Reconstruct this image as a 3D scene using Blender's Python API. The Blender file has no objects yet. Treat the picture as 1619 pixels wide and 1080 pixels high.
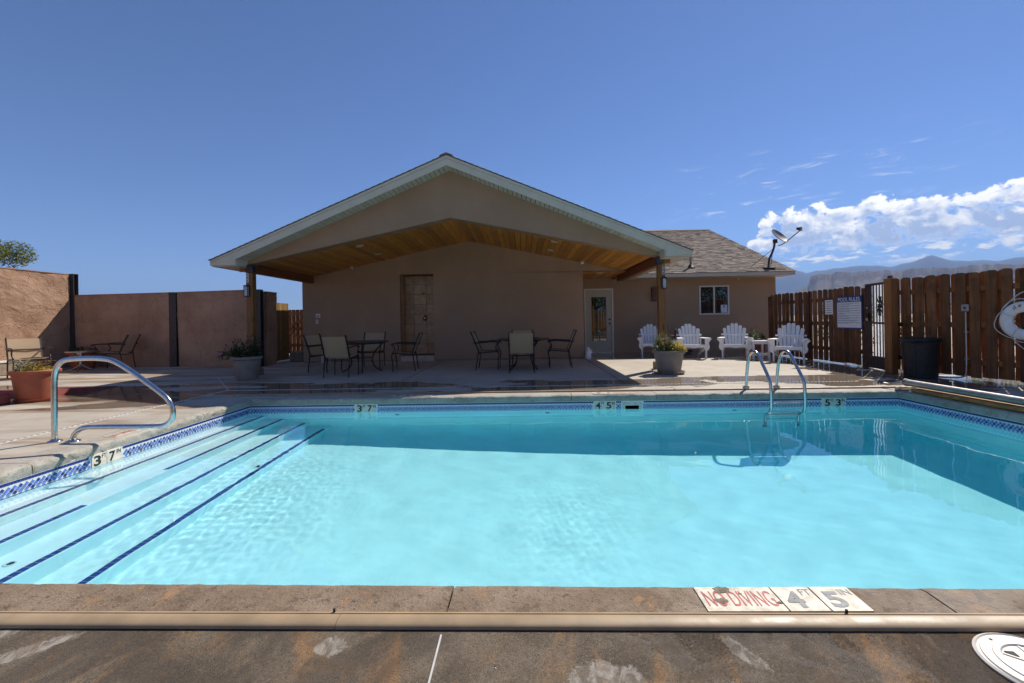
import bpy, bmesh, math, random
import numpy as np
from mathutils import Vector, Matrix
random.seed(7)
rng = np.random.default_rng(7)
sc = bpy.context.scene
COL = sc.collection
R = math.radians

# ------------------------------------------------------------------ camera
CAM_F, CAM_H, HOR = 700.0, 1.13, 506.0
ROLL, YAW = R(1.0), math.atan(16.5 / 700)
cam = bpy.data.cameras.new('camera')
cam_o = bpy.data.objects.new('camera', cam)
COL.objects.link(cam_o)
sc.camera = cam_o
cam.lens = CAM_F / 1619 * 36
cam.shift_y = -(540 - HOR) / 1619
cam.clip_start, cam.clip_end = 0.05, 40000
cam_o.matrix_world = (Matrix.Translation((0, 0, CAM_H)) @ Matrix.Rotation(YAW, 4, 'Z')
                      @ Matrix.Rotation(R(90), 4, 'X') @ Matrix.Rotation(-ROLL, 4, 'Z'))

# ------------------------------------------------------------------ light
SUN_AZ, SUN_EL = R(42.5), R(46.5)
sun_dir = Vector((math.sin(SUN_AZ) * math.cos(SUN_EL), math.cos(SUN_AZ) * math.cos(SUN_EL), math.sin(SUN_EL)))
sl = bpy.data.lights.new('sun', 'SUN')
sl.energy, sl.angle, sl.color = 3.55, R(0.53), (1.0, 0.94, 0.84)
sl.cycles.is_caustics_light = True
so = bpy.data.objects.new('sun', sl)
COL.objects.link(so)
so.rotation_euler = sun_dir.to_track_quat('Z', 'Y').to_euler()
so.location = (10, 10, 12)

sc.view_settings.view_transform = 'Standard'
sc.view_settings.look = 'None'
sc.view_settings.exposure = 0.8
sc.view_settings.gamma = 1.0
sc.render.engine = 'CYCLES'
sc.cycles.use_denoising = True
sc.cycles.max_bounces = 18
sc.cycles.diffuse_bounces = 12
sc.cycles.adaptive_threshold = 0.02
sc.cycles.transparent_max_bounces = 16
sc.cycles.sample_clamp_indirect = 6.0
sc.cycles.caustics_reflective = True
sc.cycles.caustics_refractive = True
sc.cycles.blur_glossy = 0.3


# ------------------------------------------------------------------ node helpers
class NT:
    def __init__(s, tree):
        s.t = tree
        s.n, s.l = tree.nodes, tree.links

    def set(s, sock, v):
        if isinstance(v, bpy.types.NodeSocket):
            s.l.new(v, sock)
        elif isinstance(v, (tuple, list)) and len(v) == 3 and sock.type == 'RGBA':
            sock.default_value = (*v, 1)
        else:
            sock.default_value = v

    def node(s, typ, inp=None, **kw):
        n = s.n.new(typ)
        for k, v in kw.items():
            setattr(n, k, v)
        for k, v in (inp or {}).items():
            s.set(n.inputs[k], v)
        return n

    def math(s, op, a, b=0.0, c=0.0, clamp=False):
        n = s.node('ShaderNodeMath', {0: a, 1: b, 2: c}, operation=op)
        n.use_clamp = clamp
        return n.outputs[0]

    def mapr(s, v, a, b, c=0.0, d=1.0, smooth=True):
        n = s.node('ShaderNodeMapRange', {'Value': v, 'From Min': a, 'From Max': b, 'To Min': c, 'To Max': d})
        if smooth:
            n.interpolation_type = 'SMOOTHSTEP'
        return n.outputs[0]

    def mix(s, f, a, b, mode='MIX'):
        n = s.n.new('ShaderNodeMix')
        n.data_type, n.blend_type = 'RGBA', mode
        s.set(n.inputs[0], f)
        s.set(n.inputs[6], a)
        s.set(n.inputs[7], b)
        return n.outputs[2]

    def coord(s, kind='Object'):
        return s.n.new('ShaderNodeTexCoord').outputs[kind]

    def mapping(s, vec, scale=(1, 1, 1), rot=(0, 0, 0), loc=(0, 0, 0)):
        return s.node('ShaderNodeMapping', {'Vector': vec, 'Scale': scale, 'Rotation': rot, 'Location': loc}).outputs[0]

    def noise(s, vec, scale, detail=4, rough=0.55, dist=0.0, col=False):
        n = s.node('ShaderNodeTexNoise', {'Vector': vec, 'Scale': scale, 'Detail': detail, 'Roughness': rough, 'Distortion': dist})
        return n.outputs[1 if col else 0]

    def vor(s, vec, scale, feature='F1', out=0):
        n = s.node('ShaderNodeTexVoronoi', {'Vector': vec, 'Scale': scale}, feature=feature)
        return n.outputs[out]

    def bump(s, h, strength=0.5, dist=0.01, normal=None):
        i = {'Height': h, 'Strength': strength, 'Distance': dist}
        if normal is not None:
            i['Normal'] = normal
        return s.node('ShaderNodeBump', i).outputs[0]

    def sep(s, v):
        n = s.node('ShaderNodeSeparateXYZ', {0: v})
        return n.outputs


MATS = {}


def new_mat(name):
    m = bpy.data.materials.new(name)
    m.use_nodes = True
    t = NT(m.node_tree)
    b = m.node_tree.nodes['Principled BSDF']
    MATS[name] = m
    return m, t, b


def plain(name, col, rough=0.5, metal=0.0, var=0.12, scale=12, bump=0.0, bscale=80, rand=0.0, spec=None):
    m, t, b = new_mat(name)
    o = t.coord()
    n = t.noise(o, scale, 5)
    v = t.mapr(n, 0.3, 0.7, 1 - var, 1 + var)
    if rand:
        ri = t.n.new('ShaderNodeObjectInfo').outputs['Random']
        v = t.math('MULTIPLY', v, t.mapr(ri, 0, 1, 1 - rand, 1 + rand, False))
    mu = t.node('ShaderNodeVectorMath', {0: col, 1: (1, 1, 1)}, operation='MULTIPLY')
    cb = t.node('ShaderNodeCombineXYZ', {0: v, 1: v, 2: v})
    t.l.new(cb.outputs[0], mu.inputs[1])
    t.l.new(mu.outputs[0], b.inputs['Base Color'])
    t.set(b.inputs['Roughness'], t.mapr(t.noise(o, scale * 2.3, 4), 0.3, 0.7, max(0.02, rough * 0.85), min(1, rough * 1.15)))
    b.inputs['Metallic'].default_value = metal
    if spec is not None:
        b.inputs['Specular IOR Level'].default_value = spec
    if bump:
        t.l.new(t.bump(t.noise(o, bscale, 4), bump, 0.004), b.inputs['Normal'])
    return m


def stucco(name, col, col2, rock=0.0, fine=70):
    m, t, b = new_mat(name)
    o = t.coord()
    big = t.noise(o, 0.9, 6, 0.6)
    streak = t.noise(t.mapping(o, (2.2, 2.2, 0.35)), 1.3, 6, 0.65)
    f = t.math('MULTIPLY', t.mapr(big, 0.3, 0.72), t.mapr(streak, 0.25, 0.75, 0.5, 1.0))
    c = t.mix(f, col, col2)
    sp = t.noise(o, fine, 3, 0.7)
    c = t.mix(t.mapr(sp, 0.35, 0.75, 0.0, 0.25), c, (col[0] * 1.5, col[1] * 1.5, col[2] * 1.5))
    b.inputs['Roughness'].default_value = 0.92
    b.inputs['Specular IOR Level'].default_value = 0.25
    h = t.math('MULTIPLY', sp, 0.35 if not rock else 0.15)
    if rock:
        w = t.mapping(t.math('MULTIPLY', 1, 1) and o, (1, 1, 1.25))
        r1 = t.noise(w, 3.0, 8, 0.62, 0.4)
        r2 = t.vor(t.node('ShaderNodeVectorMath', {0: w, 1: t.noise(o, 2.5, 4, col=True)}, operation='ADD').outputs[0], 1.1, 'DISTANCE_TO_EDGE')
        crack = t.mapr(r2, 0.0, 0.025)
        crack = t.math('MAXIMUM', crack, t.mapr(t.noise(o, 1.7, 3), 0.42, 0.6, 0, 1))
        c = t.mix(t.mapr(crack, 0, 1, 0.45, 0.0), c, (col[0] * 0.35, col[1] * 0.35, col[2] * 0.35))
        h = t.math('ADD', h, t.math('MULTIPLY', r1, 2.6))
        h = t.math('ADD', h, t.math('MULTIPLY', crack, 0.35))
    t.l.new(c, b.inputs['Base Color'])
    t.l.new(t.bump(h, 0.7 if rock else 0.45, 0.035 if rock else 0.006), b.inputs['Normal'])
    return m


def wood(name, c1, c2, axis=2, rough=0.6, grain=1.0, rand=0.3, dark=(0.02, 0.012, 0.006), wear=0.0, fres=None):
    m, t, b = new_mat(name)
    o = t.coord()
    ri = t.n.new('ShaderNodeObjectInfo').outputs['Random']
    off = t.node('ShaderNodeCombineXYZ', {0: t.math('MULTIPLY', ri, 37.0), 1: t.math('MULTIPLY', ri, 91.0), 2: t.math('MULTIPLY', ri, 53.0)}).outputs[0]
    v = t.node('ShaderNodeVectorMath', {0: o, 1: off}, operation='ADD').outputs[0]
    s = [14.0, 14.0, 14.0]
    s[axis] = 0.7
    g = t.noise(t.mapping(v, tuple(s)), 2.0 * grain, 6, 0.6, 0.6)
    s2 = [60.0, 60.0, 60.0]
    s2[axis] = 1.5
    g2 = t.noise(t.mapping(v, tuple(s2)), 2.0, 4, 0.6)
    c = t.mix(t.mapr(g, 0.3, 0.7), c1, c2)
    c = t.mix(t.mapr(g2, 0.35, 0.75, 0.45, 0.0), c, dark)
    kn = t.vor(t.mapping(v, (5 if axis != 0 else 1.2, 5 if axis != 1 else 1.2, 5 if axis != 2 else 1.2)), 1.0)
    c = t.mix(t.mapr(kn, 0.05, 0.12, 0.7, 0.0), c, dark)
    if wear:
        wn = t.noise(v, 2.2, 6, 0.65)
        c = t.mix(t.mapr(wn, 0.48, 0.7, 0.0, wear), c, dark)
    k = t.mapr(ri, 0, 1, 1 - rand, 1 + rand, False)
    kk = t.node('ShaderNodeCombineXYZ', {0: k, 1: k, 2: k}).outputs[0]
    mu = t.node('ShaderNodeVectorMath', {0: c, 1: kk}, operation='MULTIPLY').outputs[0]
    t.l.new(mu, b.inputs['Base Color'])
    b.inputs['Roughness'].default_value = rough
    b.inputs['Specular IOR Level'].default_value = 0.35
    t.l.new(t.bump(t.math('ADD', g2, t.math('MULTIPLY', g, 0.6)), 0.35, 0.004), b.inputs['Normal'])
    return m


# ------------------------------------------------------------------ world: sky with cumulus bank
world = bpy.data.worlds.new('World')
sc.world = world
world.use_nodes = True
t = NT(world.node_tree)
bg = world.node_tree.nodes['Background']
sky = t.node('ShaderNodeTexSky', sky_type='NISHITA', sun_disc=False, sun_elevation=SUN_EL, sun_rotation=SUN_AZ,
             air_density=1.0, dust_density=0.3, ozone_density=3.6, altitude=2400)
gen = t.coord('Generated')
gx, gy, gz = t.sep(gen)[:3]
az = t.math('MULTIPLY', t.math('ARCTAN2', gx, gy), 57.2958)
el = t.math('MULTIPLY', t.math('ARCSINE', gz), 57.2958)
# cumulus: coordinates in degrees on the sky
p2 = t.node('ShaderNodeCombineXYZ', {0: az, 1: t.math('MULTIPLY', el, 1.35), 2: 0.0}).outputs[0]
bil = t.noise(p2, 0.26, 9, 0.58, 0.25)
bil2 = t.noise(t.mapping(p2, (1, 1, 1), loc=(0.5, 0.55, 0)), 0.26, 9, 0.58, 0.25)
fine = t.noise(p2, 1.1, 6, 0.6)
fc = t.n.new('ShaderNodeFloatCurve')
cv = fc.mapping.curves[0]
pts = [(-180, 4), (-120, 7), (-60, 4.0), (0, 0.0), (24.0, 0.0), (25.6, 8.2), (26.3, 9.2), (27.4, 4.5), (27.9, 10.8), (29.3, 12.0), (31.5, 11.6), (34, 11.9), (36.4, 10.6), (39.0, 12.3), (42.0, 11.6),
       (44.0, 10.4), (46, 11.6), (48, 12.6), (55, 14), (70, 10), (100, 6), (140, 8), (180, 4)]
while len(cv.points) < len(pts):
    cv.points.new(0.5, 0.5)
for q, (a_, e_) in zip(cv.points, pts):
    q.location = ((a_ + 180) / 360, e_ / 20)
    q.handle_type = 'AUTO_CLAMPED'
fc.mapping.update()
t.set(fc.inputs['Value'], t.math('DIVIDE', t.math('ADD', az, 180.0), 360.0))
top = t.math('MULTIPLY', fc.outputs[0], 20.0)
edge = t.math('SUBTRACT', t.math('ADD', top, t.math('MULTIPLY', t.math('SUBTRACT', bil, 0.55), 8.5)), el)
above = t.mapr(edge, 0.0, 0.4)
basen = t.math('ADD', 6.9, t.math('MULTIPLY', t.math('SUBTRACT', t.noise(p2, 0.35, 6, 0.6), 0.5), 5.0))
below = t.mapr(t.math('SUBTRACT', el, basen), -0.45, 0.55)
bank = t.math('MULTIPLY', above, below)
bank = t.math('MULTIPLY', bank, t.mapr(t.noise(t.mapping(p2, loc=(7, 3, 0)), 0.42, 7, 0.6, 0.3), 0.36, 0.46))
# small fair-weather puffs under and beside the bank
pm = t.noise(t.mapping(p2, (0.75, 1.7, 1)), 0.55, 7, 0.6, 0.2)
band = t.math('MULTIPLY', t.mapr(el, 4.6, 5.6), t.mapr(el, 6.4, 7.6, 1, 0))
band = t.math('MULTIPLY', band, t.mapr(az, 24, 27))
puff = t.math('MULTIPLY', t.mapr(pm, 0.49, 0.62), band)
wisp = t.noise(t.mapping(p2, (0.35, 1.6, 1), rot=(0, 0, R(-14))), 0.55, 7, 0.65, 0.6)
wband = t.math('MULTIPLY', t.mapr(el, 9.5, 13.0), t.mapr(el, 14.5, 19.0, 1, 0))
wband = t.math('MULTIPLY', wband, t.math('MULTIPLY', t.mapr(az, 15, 22), t.mapr(az, 36, 50, 1, 0)))
wisp = t.math('MULTIPLY', t.mapr(wisp, 0.55, 0.8, 0, 0.75), wband)
dens = t.math('MAXIMUM', bank, t.math('MAXIMUM', puff, wisp))
# bright rims towards the sun, grey-blue bellies
lit = t.math('MULTIPLY', t.math('SUBTRACT', bil, bil2), 6.5)
depth = t.mapr(edge, 0.15, 2.6)
sh = t.math('SUBTRACT', t.math('ADD', t.math('SUBTRACT', 1.0, t.math('MULTIPLY', depth, 0.85)), lit), 0.0)
sh = t.math('ADD', sh, t.math('MULTIPLY', t.math('SUBTRACT', fine, 0.5), 0.5), clamp=True)
sh = t.math('MAXIMUM', sh, t.math('MULTIPLY', t.math('SUBTRACT', 1.0, bank), 0.85))
ccol = t.mix(sh, (4.4, 5.6, 8.2), (12.6, 12.4, 12.0))
skyc = t.mix(1.0, sky.outputs[0], (0.76, 0.87, 1.08), 'MULTIPLY')
allc = t.mix(dens, skyc, ccol)
t.l.new(allc, bg.inputs[0])
bg.inputs[1].default_value = 0.068
world.cycles.sampling_method = 'MANUAL'
world.cycles.sample_map_resolution = 512

# ------------------------------------------------------------------ mesh helpers
class MB:
    def __init__(s):
        s.v, s.f, s.mi = [], [], []
        s.cur = 0

    def add(s, vs, fs):
        k = len(s.v)
        s.v += [tuple(p) for p in vs]
        s.f += [tuple(i + k for i in q) for q in fs]
        s.mi += [s.cur] * len(fs)
        return s

    def box(s, a, b, ch=0.0):
        x0, y0, z0 = [min(p, q) for p, q in zip(a, b)]
        x1, y1, z1 = [max(p, q) for p, q in zip(a, b)]
        if ch <= 0:
            return s.add([(x0, y0, z0), (x1, y0, z0), (x1, y1, z0), (x0, y1, z0), (x0, y0, z1), (x1, y0, z1), (x1, y1, z1), (x0, y1, z1)],
                         [(0, 3, 2, 1), (4, 5, 6, 7), (0, 1, 5, 4), (1, 2, 6, 5), (2, 3, 7, 6), (3, 0, 4, 7)])
        c = min(ch, (x1 - x0) * .45, (y1 - y0) * .45, (z1 - z0) * .45)
        vs, ix = [], {}
        lo, hi = (x0, y0, z0), (x1, y1, z1)
        for i in range(8):
            sg = (i & 1, i >> 1 & 1, i >> 2 & 1)
            for ax in range(3):
                p = []
                for k in range(3):
                    e = hi[k] if sg[k] else lo[k]
                    p.append(e if k == ax else (e - c if sg[k] else e + c))
                ix[i, ax] = len(vs)
                vs.append(p)
        fs = []
        for ax in range(3):
            u, w = [(1, 2), (2, 0), (0, 1)][ax]
            for sd in (0, 1):
                o = [0, 1 << u, (1 << u) | (1 << w), 1 << w]
                q = [ix[(sd << ax) | k, ax] for k in o]
                fs.append(q if sd else q[::-1])
        for ax in range(3):
            u, w = [(1, 2), (2, 0), (0, 1)][ax]
            for su in (0, 1):
                for sw in (0, 1):
                    base = (su << u) | (sw << w)
                    q = [ix[base, u], ix[base | (1 << ax), u], ix[base | (1 << ax), w], ix[base, w]]
                    fs.append(q if su == sw else q[::-1])
        for i in range(8):
            q = [ix[i, 0], ix[i, 1], ix[i, 2]]
            fs.append(q if bin(i).count('1') % 2 else q[::-1])
        return s.add(vs, fs)

    def obox(s, p0, p1, w, h, up=(0, 0, 1), ch=0.0):
        """bar from p0 to p1, width w (sideways) and height h (along up)"""
        p0, p1, up = Vector(p0), Vector(p1), Vector(up)
        d = (p1 - p0)
        L = d.length
        d.normalize()
        side = d.cross(up)
        if side.length < 1e-5:
            side = d.cross(Vector((1, 0, 0)))
        side.normalize()
        u = side.cross(d)
        t_ = MB().box((0, -w / 2, -h / 2), (L, w / 2, h / 2), ch)
        return s.add([p0 + d * x + side * (-y) + u * z for x, y, z in t_.v], t_.f)

    def tube(s, path, r, n=10, caps=True, closed=False):
        P = [Vector(p) for p in path]
        k = len(s.v)
        m = len(P)
        rs = r if isinstance(r, (list, tuple)) else [r] * m
        T = []
        for i in range(m):
            if closed:
                d = P[(i + 1) % m] - P[i - 1]
            else:
                d = P[min(i + 1, m - 1)] - P[max(i - 1, 0)]
            T.append(d.normalized())
        ref = Vector((0, 0, 1)) if abs(T[0].z) < .9 else Vector((1, 0, 0))
        nrm = T[0].cross(ref).normalized()
        for i in range(m):
            nrm = (nrm - T[i] * nrm.dot(T[i])).normalized()
            bi = T[i].cross(nrm)
            for j in range(n):
                a = 2 * math.pi * j / n
                s.v.append(tuple(P[i] + (nrm * math.cos(a) + bi * math.sin(a)) * rs[i]))
        for i in range(m if closed else m - 1):
            i2 = (i + 1) % m
            for j in range(n):
                j2 = (j + 1) % n
                s.f.append((k + i * n + j, k + i * n + j2, k + i2 * n + j2, k + i2 * n + j))
                s.mi.append(s.cur)
        if caps and not closed:
            s.f.append(tuple(k + j for j in range(n))[::-1])
            s.f.append(tuple(k + (m - 1) * n + j for j in range(n)))
            s.mi += [s.cur, s.cur]
        return s

    def cyl(s, p0, p1, r, n=16):
        return s.tube([p0, p1], r, n)

    def lathe(s, prof, n=32, c=(0, 0, 0), sy=1.0, cap=True):
        k = len(s.v)
        for r_, z in prof:
            for j in range(n):
                a = 2 * math.pi * j / n
                s.v.append((c[0] + r_ * math.cos(a), c[1] + r_ * math.sin(a) * sy, c[2] + z))
        for i in range(len(prof) - 1):
            for j in range(n):
                j2 = (j + 1) % n
                s.f.append((k + i * n + j, k + i * n + j2, k + (i + 1) * n + j2, k + (i + 1) * n + j))
                s.mi.append(s.cur)
        if cap:
            s.f.append(tuple(k + j for j in range(n))[::-1])
            s.f.append(tuple(k + (len(prof) - 1) * n + j for j in range(n)))
            s.mi += [s.cur, s.cur]
        return s

    def prism(s, poly, fn, d0, d1):
        """poly of 2D points, fn(u, v, d) -> 3D"""
        n = len(poly)
        vs = [fn(u, v, d0) for u, v in poly] + [fn(u, v, d1) for u, v in poly]
        fs = [tuple(range(n))[::-1], tuple(range(n, 2 * n))]
        fs += [(i, (i + 1) % n, n + (i + 1) % n, n + i) for i in range(n)]
        return s.add(vs, fs)

    def quad(s, a, b, c, d):
        return s.add([a, b, c, d], [(0, 1, 2, 3)])

    def xf(s, M):
        s.v = [tuple(M @ Vector(p)) for p in s.v]
        return s

    def build(s, name, m, parent=None, world=False, smooth=False, angle=None, fix=True):
        me = bpy.data.meshes.new(name)
        vs = s.v
        if world and parent is not None:
            inv = WM(parent).inverted()
            vs = [tuple(inv @ Vector(p)) for p in vs]
        me.from_pydata(vs, [], s.f)
        if fix:
            bm = bmesh.new()
            bm.from_mesh(me)
            bmesh.ops.recalc_face_normals(bm, faces=bm.faces)
            bm.to_mesh(me)
            bm.free()
        ms = m if isinstance(m, (list, tuple)) else [m]
        for q in ms:
            me.materials.append(MATS[q])
        if len(ms) > 1:
            me.polygons.foreach_set('material_index', s.mi)
        if smooth or angle:
            me.shade_smooth()
            if angle:
                me.set_sharp_from_angle(angle=R(angle))
        return link(name, me, parent)


def WM(o):
    M = Matrix.LocRotScale(o.location, o.rotation_euler, o.scale)
    return WM(o.parent) @ M if o.parent else M


def link(name, me, parent=None, loc=None, rz=None):
    o = bpy.data.objects.new(name, me)
    COL.objects.link(o)
    if parent is not None:
        o.parent = parent
    if loc is not None:
        o.location = loc
    if rz is not None:
        o.rotation_euler = (0, 0, rz)
    return o


def tag(o, label=None, cat=None, group=None, kind=None):
    if label:
        o['label'] = label
    if cat:
        o['category'] = cat
    if group:
        o['group'] = group
    if kind:
        o['kind'] = kind
    return o


def thing(name, label, cat, loc=(0, 0, 0), rz=0.0, group=None):
    o = link(name, None, None, loc, rz)
    o.empty_display_size = 0.2
    return tag(o, label, cat, group)


KIDS = {}


def copy_tree(o, loc=None, rz=None, label=None, parent=None):
    c = o.copy()
    COL.objects.link(c)
    if parent is not None:
        c.parent = parent
    if loc is not None:
        c.location = loc
    if rz is not None:
        c.rotation_euler = (0, 0, rz)
    if label:
        c['label'] = label
    for ch in [q for q in COL.objects if q.parent == o]:
        copy_tree(ch, parent=c)
    return c


def text_mesh(body, size, bold=0.0, sx=1.0, ext=0.0):
    cu = bpy.data.curves.new('txt', 'FONT')
    cu.body, cu.size, cu.offset, cu.extrude = body, size, bold, ext
    cu.align_x, cu.align_y = 'CENTER', 'CENTER'
    o = bpy.data.objects.new('txt', cu)
    COL.objects.link(o)
    dg = bpy.context.evaluated_depsgraph_get()
    me = bpy.data.meshes.new_from_object(o.evaluated_get(dg))
    bpy.data.objects.remove(o)
    vs = np.array([v.co[:] for v in me.vertices])
    fs = [tuple(p.vertices) for p in me.polygons]
    bpy.data.meshes.remove(me)
    w = vs[:, 0].max() - vs[:, 0].min()
    h = vs[:, 1].max() - vs[:, 1].min()
    vs[:, 0] -= (vs[:, 0].max() + vs[:, 0].min()) / 2
    vs[:, 1] -= (vs[:, 1].max() + vs[:, 1].min()) / 2
    return vs, fs, w, h


def lettering(name, body, m, parent, frame, w, h, bold=0.0):
    """frame(u, v) -> world point for a text fitted into w x h centred on 0,0"""
    vs, fs, tw, th = text_mesh(body, 1.0, bold)
    mb = MB()
    mb.add([frame(p[0] * w / tw, p[1] * h / th) for p in vs], fs)
    return mb.build(name, m, parent, world=True, fix=False)


def arc(c, r, a0, a1, n, fn):
    return [fn(c[0] + r * math.cos(R(a0 + (a1 - a0) * i / n)), c[1] + r * math.sin(R(a0 + (a1 - a0) * i / n))) for i in range(n + 1)]


def smooth_path(pts, it=2):
    P = [Vector(p) for p in pts]
    for _ in range(it):
        Q = [P[0]]
        for a, b in zip(P[:-1], P[1:]):
            Q += [a * .75 + b * .25, a * .25 + b * .75]
        Q.append(P[-1])
        P = Q
    return P


# ------------------------------------------------------------------ materials
def deck_material(near=False):
    m, t, b = new_mat('deck_concrete')
    o = t.coord()
    x, y, z = t.sep(o)[:3]
    big = t.noise(o, 0.55, 6, 0.6)
    mid = t.noise(o, 2.6, 7, 0.62, 0.3)
    grain = t.noise(o, 260, 3, 0.75)
    spk = t.noise(o, 520, 2, 0.6)
    # pale sun-bleached broom-finished slab
    c = t.mix(t.mapr(big, 0.3, 0.7), (0.40, 0.345, 0.275), (0.50, 0.44, 0.36))
    c = t.mix(t.mapr(mid, 0.45, 0.7, 0, 0.5), c, (0.36, 0.27, 0.19))
    # long dirty water runs across the left terrace
    run = t.noise(t.mapping(o, (0.35, 1.9, 1), rot=(0, 0, R(12))), 1.1, 7, 0.62, 0.5)
    left = t.mapr(x, -4.2, -4.8)
    c = t.mix(t.math('MULTIPLY', t.mapr(run, 0.42, 0.62, 0, 0.85), left), c, (0.23, 0.145, 0.08))
    # rust and mineral stains, darker old slab on the side nearest the viewer
    nr = t.mapr(y, 1.86, 1.93, 1, 0, False)
    st = t.noise(t.mapping(o, (1, 0.42, 1), rot=(0, 0, R(-24))), 4.2, 8, 0.66, 1.2)
    nc = t.mix(t.mapr(mid, 0.35, 0.65), (0.125, 0.09, 0.056), (0.215, 0.16, 0.105))
    nc = t.mix(t.mapr(st, 0.50, 0.66, 0, 0.8), nc, (0.34, 0.18, 0.07))
    gk = t.noise(t.mapping(o, (1, 0.5, 1), rot=(0, 0, R(-24))), 22, 6, 0.72, 0.6)
    nc = t.mix(t.math('MULTIPLY', t.mapr(gk, 0.55, 0.68, 0, 0.8), t.mapr(st, 0.4, 0.6)), nc, (0.42, 0.25, 0.11))
    nc = t.mix(t.mapr(grain, 0.25, 0.5, 0.5, 0.0), nc, (0.045, 0.032, 0.022))
    agg = t.sep(t.vor(o, 210, out=1))[0]
    nc = t.mix(t.mapr(agg, 0.72, 0.95, 0, 0.45), nc, (0.30, 0.23, 0.16))
    nc = t.mix(t.mapr(agg, 0.25, 0.05, 0, 0.5), nc, (0.05, 0.035, 0.024))
    # broad damp tide marks
    tide = t.noise(t.mapping(o, (1, 0.7, 1), rot=(0, 0, R(-24))), 1.9, 7, 0.6, 0.9)
    nc = t.mix(t.mapr(tide, 0.46, 0.56, 0, 0.55), nc, (0.055, 0.04, 0.027))
    # white worn paint / lime patches
    pd = None
    for (px, py, rx, ry, rot) in [(0.24, 1.385, 0.11, 0.085, 0), (-1.78, 1.49, 0.17, 0.035, 38), (-1.98, 1.60, 0.12, 0.05, 30), (-0.69, 1.535, 0.05, 0.05, 20), (0.72, 1.5, 0.03, 0.09, 25)]:
        q = t.mapping(o, (1 / rx, 1 / ry, 0), rot=(0, 0, 0), loc=(-px / rx, -py / ry, 0))
        if rot:
            q = t.mapping(t.mapping(t.mapping(o, loc=(-px, -py, 0)), rot=(0, 0, R(-rot))), (1 / rx, 1 / ry, 0))
        d = t.node('ShaderNodeVectorMath', {0: q}, operation='LENGTH').outputs['Value']
        d = t.math('ADD', d, t.math('MULTIPLY', t.math('SUBTRACT', t.noise(o, 16, 7, 0.68), 0.5), 2.2))
        k = t.mapr(d, 1.08, 0.9)
        pd = k if pd is None else t.math('MAXIMUM', pd, k)
    nc = t.mix(t.math('MULTIPLY', pd, t.mapr(gk, 0.36, 0.58, 0.9, 0.15)), nc, (0.46, 0.41, 0.34))
    c = t.mix(nr, c, nc)
    # standing water left on the slab round the drain channels and by the fence
    wn = t.noise(t.mapping(o, (0.5, 1.25, 1)), 0.85, 6, 0.55, 0.35)
    w_far = t.math('MULTIPLY', t.mapr(y, 6.7, 7.2), t.mapr(y, 7.9, 9.3, 1, 0))
    w_right = t.math('MULTIPLY', t.mapr(x, 4.6, 6.6), t.math('MULTIPLY', t.mapr(y, 5.0, 7.6), t.mapr(y, 12.0, 13.2, 1, 0)))
    w_wall = t.math('MULTIPLY', t.mapr(y, 11.9, 12.6), t.mapr(x, 1.7, 2.6))
    w_left = t.math('MULTIPLY', t.mapr(x, -4.4, -5.4), t.math('MULTIPLY', t.mapr(y, 5.2, 6.6), t.mapr(y, 8.2, 9.2, 1, 0)))
    wl = t.math('MAXIMUM', t.math('MAXIMUM', t.math('MULTIPLY', w_far, 0.92), t.math('MULTIPLY', w_right, 1.0)), t.math('MAXIMUM', t.math('MULTIPLY', w_wall, 1.3), t.math('MULTIPLY', w_left, 0.85)))
    wet = t.mapr(t.math('ADD', wn, t.math('MULTIPLY', t.math('SUBTRACT', wl, 0.62), 0.42)), 0.53, 0.57)
    wet = t.math('MULTIPLY', wet, t.mapr(wl, 0.02, 0.3))
    c = t.mix(t.math('MULTIPLY', wet, 0.62), c, (0.1, 0.062, 0.032))
    t.l.new(c, b.inputs['Base Color'])
    # dry concrete is matt, the near slab damp, puddles mirror-like
    rough = t.mapr(grain, 0.3, 0.7, 0.72, 0.9)
    damp = t.math('MULTIPLY', nr, t.mapr(t.math('ADD', mid, t.math('MULTIPLY', x, 0.13)), 0.50, 0.63))
    rough = t.math('SUBTRACT', rough, t.math('MULTIPLY', damp, 0.70))
    rough = t.mix(wet, rough, (0.07, 0.07, 0.07))
    t.l.new(rough, b.inputs['Roughness'])
    h = t.math('ADD', t.math('MULTIPLY', grain, 0.7), t.math('MULTIPLY', spk, 0.25))
    h = t.math('MULTIPLY', h, t.math('SUBTRACT', 1.0, t.math('MULTIPLY', wet, 0.97)))
    h = t.math('ADD', h, t.math('MULTIPLY', mid, 0.12))
    st_ = t.mapr(nr, 0, 1, 0.3, 1.0, False)
    bn = t.bump(h, st_, 0.006)
    # wet mineral grains: tiny facets that flash towards the sun
    vc = t.vor(o, 330, out=1)
    fv = t.node('ShaderNodeVectorMath', {0: vc, 1: (0.5, 0.5, 0.5)}, operation='SUBTRACT').outputs[0]
    sc2 = t.node('ShaderNodeVectorMath', {0: fv}, operation='SCALE')
    t.set(sc2.inputs['Scale'], t.math('MULTIPLY', damp, 0.55))
    ad_ = t.node('ShaderNodeVectorMath', {0: bn, 1: sc2.outputs[0]}, operation='ADD').outputs[0]
    t.l.new(t.node('ShaderNodeVectorMath', {0: ad_}, operation='NORMALIZE').outputs[0], b.inputs['Normal'])
    return m


deck_material()


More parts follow.
